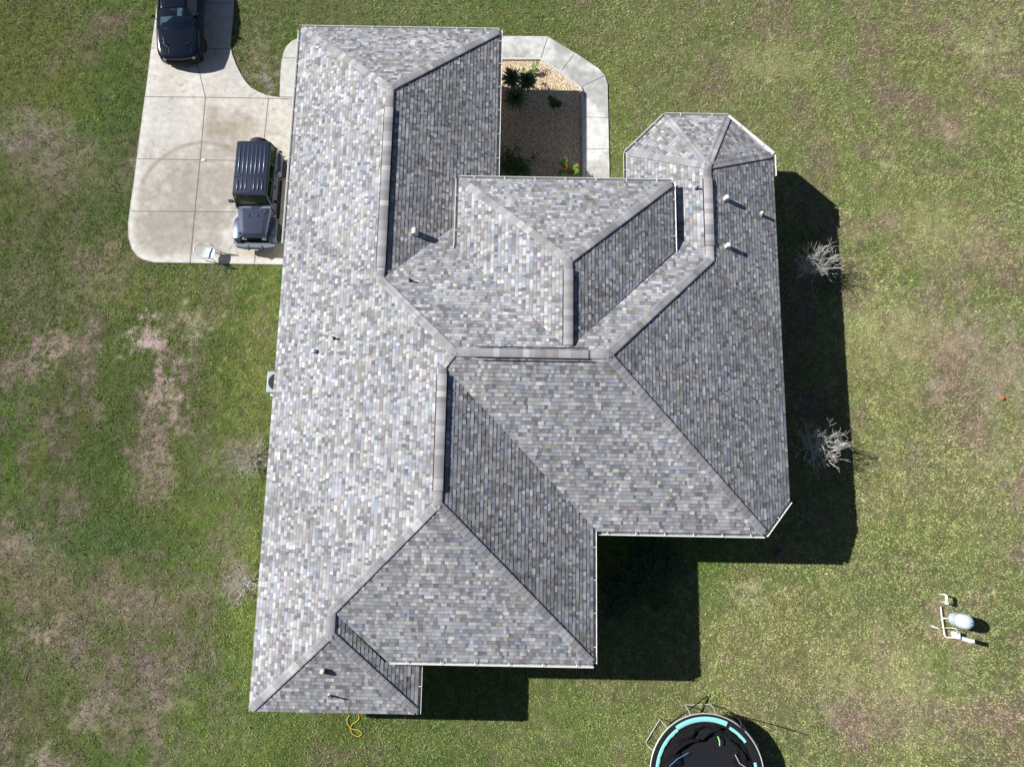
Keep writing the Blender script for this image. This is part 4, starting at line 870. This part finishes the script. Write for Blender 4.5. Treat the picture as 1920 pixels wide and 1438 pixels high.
mb = MB(); a0 = L_(*zx(560, 960), .14); b0 = L_(*zx(830, 1080), .4); mb.tube([a0+(b0-a0)*t+Vector((.05, .12, .25))*math.sin(math.pi*t) for t in [k/8 for k in range(9)]], .014, 6); mb.build('hose', M_pvc, pm, smooth=2)
vf = empty('pipe_stand', W(*zx(450, 305), 0), 'white plastic pipe bent into an upright hoop above the tank', 'pipe'); o_ = vf.location
a0 = L_(*zx(445, 250), 0); b0 = L_(*zx(450, 360), 0)
mb = MB(); a0.z = b0.z = -.03; b0.y -= .08; mb.tube([a0, (a0.x, a0.y, .48), (a0.x+.02, a0.y-.02, .52), (b0.x, b0.y+.03, .52), (b0.x, b0.y, .48), b0], .032, 8); mb.tube([(a0.x, a0.y, .49), (a0.x, b0.y, .49)], .048, 8); mb.build('pipe', M_pvc, vf, smooth=2)
mb = MB(); mb.box((b0.x+.03, b0.y-.02, .46), (.12, .12, .12)); mb.build('valve', M_pl, vf, bevel=.02)

# ------------------------------------------------------------------ trampoline
tp = empty('trampoline', (7.58, -9.78, 0), 'round trampoline with turquoise pad and collapsed black net at the bottom edge', 'trampoline')
M_mat = mat('black_mat', (.012, .013, .017), .85, bump=.2, bscale=200, spec=.2); M_net = mat('black_net', (.009, .009, .010), .9, spec=.15); M_turq = mat('turquoise_vinyl', (.28, .66, .66), .45); M_steel = mat('galvanised_steel', (.58, .58, .58), .4, .25); M_foam = mat('black_foam', (.012, .012, .013), .8, spec=.25)
RT = 2.16; ZT = .88
ang = lambda n, a0=0, a1=360: [R(a0+(a1-a0)*k/n) for k in range(n+1)]
mb = MB(); mb.tube([(RT*math.cos(a_), RT*math.sin(a_), ZT) for a_ in ang(64)], .026, 8, caps=False); mb.build('frame_ring', M_steel, tp, smooth=2)
mb = MB(); rings = [(r_, ZT-.02-.05*math.cos(r_/1.85*math.pi/2)) for r_ in (0.02, .5, 1.0, 1.4, 1.85)]
mb.loft([[(r_*math.cos(a_), r_*math.sin(a_), z_) for a_ in ang(47)[:-1]+[R(353)]] for r_, z_ in rings], caps=False); mb.build('jumping_mat', M_mat, tp, smooth=2)
def band(r0, r1, z0, z1, a0, a1, m_, name, wob=0):
    mb = MB(); n_ = max(4, int(abs(a1-a0)/4)); rows = []
    for k in range(n_+1):
        a_ = R(a0+(a1-a0)*k/n_); j = wob*math.sin(k*2.3)
        rows.append([((r0+j)*math.cos(a_), (r0+j)*math.sin(a_), z0), ((r0*.5+r1*.5)*math.cos(a_), (r0*.5+r1*.5)*math.sin(a_), (z0+z1)/2+.02), ((r1)*math.cos(a_), (r1)*math.sin(a_), z1)])
    pane_grid(mb, rows); return mb.build(name, m_, tp, smooth=2)
band(1.80, 2.13, ZT+.00, ZT+.01, 0, 360, M_foam, 'spring_cover')
band(1.88, 2.06, ZT+.04, ZT+.05, 66, 125, M_turq, 'edge_pad'); band(1.84, 1.97, ZT+.04, ZT+.045, 125, 196, M_turq, 'edge_pad', .012); band(1.84, 1.95, ZT+.04, ZT+.045, 38, 62, M_turq, 'edge_pad', .01); band(1.82, 1.93, ZT+.04, ZT+.045, -8, 14, M_turq, 'edge_pad')
# crumpled net
rn = random.Random(3); mb = MB(); rows = []
for k in range(91):
    a_ = R(-20+260*k/90); rows.append([])
    for j in range(7):
        f_ = j/6; r_ = 1.78-f_*(.45+.22*math.sin(k*.13)+.12*math.sin(k*.41+1)); rows[-1].append((r_*math.cos(a_)+rn.gauss(0, .02), r_*math.sin(a_)+rn.gauss(0, .02), ZT-.01+.10*abs(math.sin(f_*math.pi))*(.6+.5*math.sin(k*.7+j*1.9))+rn.uniform(0, .03)))
pane_grid(mb, rows); mb.build('safety_net', M_net, tp, smooth=2)
mb = MB()
for (a_, r0, a2, r1, h0, h1) in ((20, 1.6, 60, 1.5, .06, .10), (70, 1.75, 100, 1.25, .08, .12), (100, 1.25, 150, 1.45, .12, .1)):
    pts = []
    for k in range(7): t = k/6; an = R(a_+(a2-a_)*t); r_ = r0+(r1-r0)*t; pts.append((r_*math.cos(an), r_*math.sin(an), ZT+h0+(h1-h0)*t+.02*math.sin(k*2)))
    mb.tube(pts, .05, 6)
mb.build('net_fold', M_net, tp, smooth=2)
mb = MB(); mb.tube([(-1.45, .28, ZT+.1), (-1.15, .55, ZT+.13), (-.72, .78, ZT+.12)], .009, 5); mb.build('blue_strap', mat('blue_strap', (.1, .35, .65), .5), tp)
mb = MB(); mb.tube([(.42, 1.38, ZT+.12), (.47, 1.22, ZT+.16), (.48, 1.05, ZT+.12)], .022, 5); mb.build('green_strap', mat('green_strap', (.35, .75, .25), .5), tp)
mb = MB(); mb.tube([(1.05, .75, ZT+.14), (1.2, .45, ZT+.16), (1.45, .3, ZT+.14), (1.65, .15, ZT+.12), (1.8, -.1, ZT+.1)], .010, 5); mb.build('white_cord', M_pl, tp)
for a0 in (38, 92, 146, 200, 254, 308):
    mb = MB(); pa = []; ro = RT+.16
    A0, A1 = R(a0-13), R(a0+13)
    for a_, r_, z_ in ((A0, RT, ZT-.02), (A0, ro-.02, .5), (A0, ro, .05), (A1, ro, .05), (A1, ro-.02, .5), (A1, RT, ZT-.02)): pa.append((r_*math.cos(a_), r_*math.sin(a_), z_))
    if a0 in (158, 85): pa = [(x*1.02, y*1.02, z) for x, y, z in pa]
    mb.tube(pa, .02, 6); mb.build('leg', M_steel, tp)
tip = W(1328, 1303, .06)-tp.location; bot = W(1255, 1357, .85)-tp.location
mb = MB(); mb.tube([bot, (bot+tip)/2+Vector((0, 0, .03)), tip], .024, 8); pl_ = mb.build('net_pole', M_foam, tp)
mb = MB(); mb.lathe([(.03, -.03), (.03, .03)], tip, 10); mb.build('pole_cap', M_turq, pl_)
mb = MB(); mb.tube([(.94, 2.02, .1), (.97, 2.05, 1.5), (.96, 2.03, 2.55)], .020, 8); mb.build('net_pole', M_foam, tp)
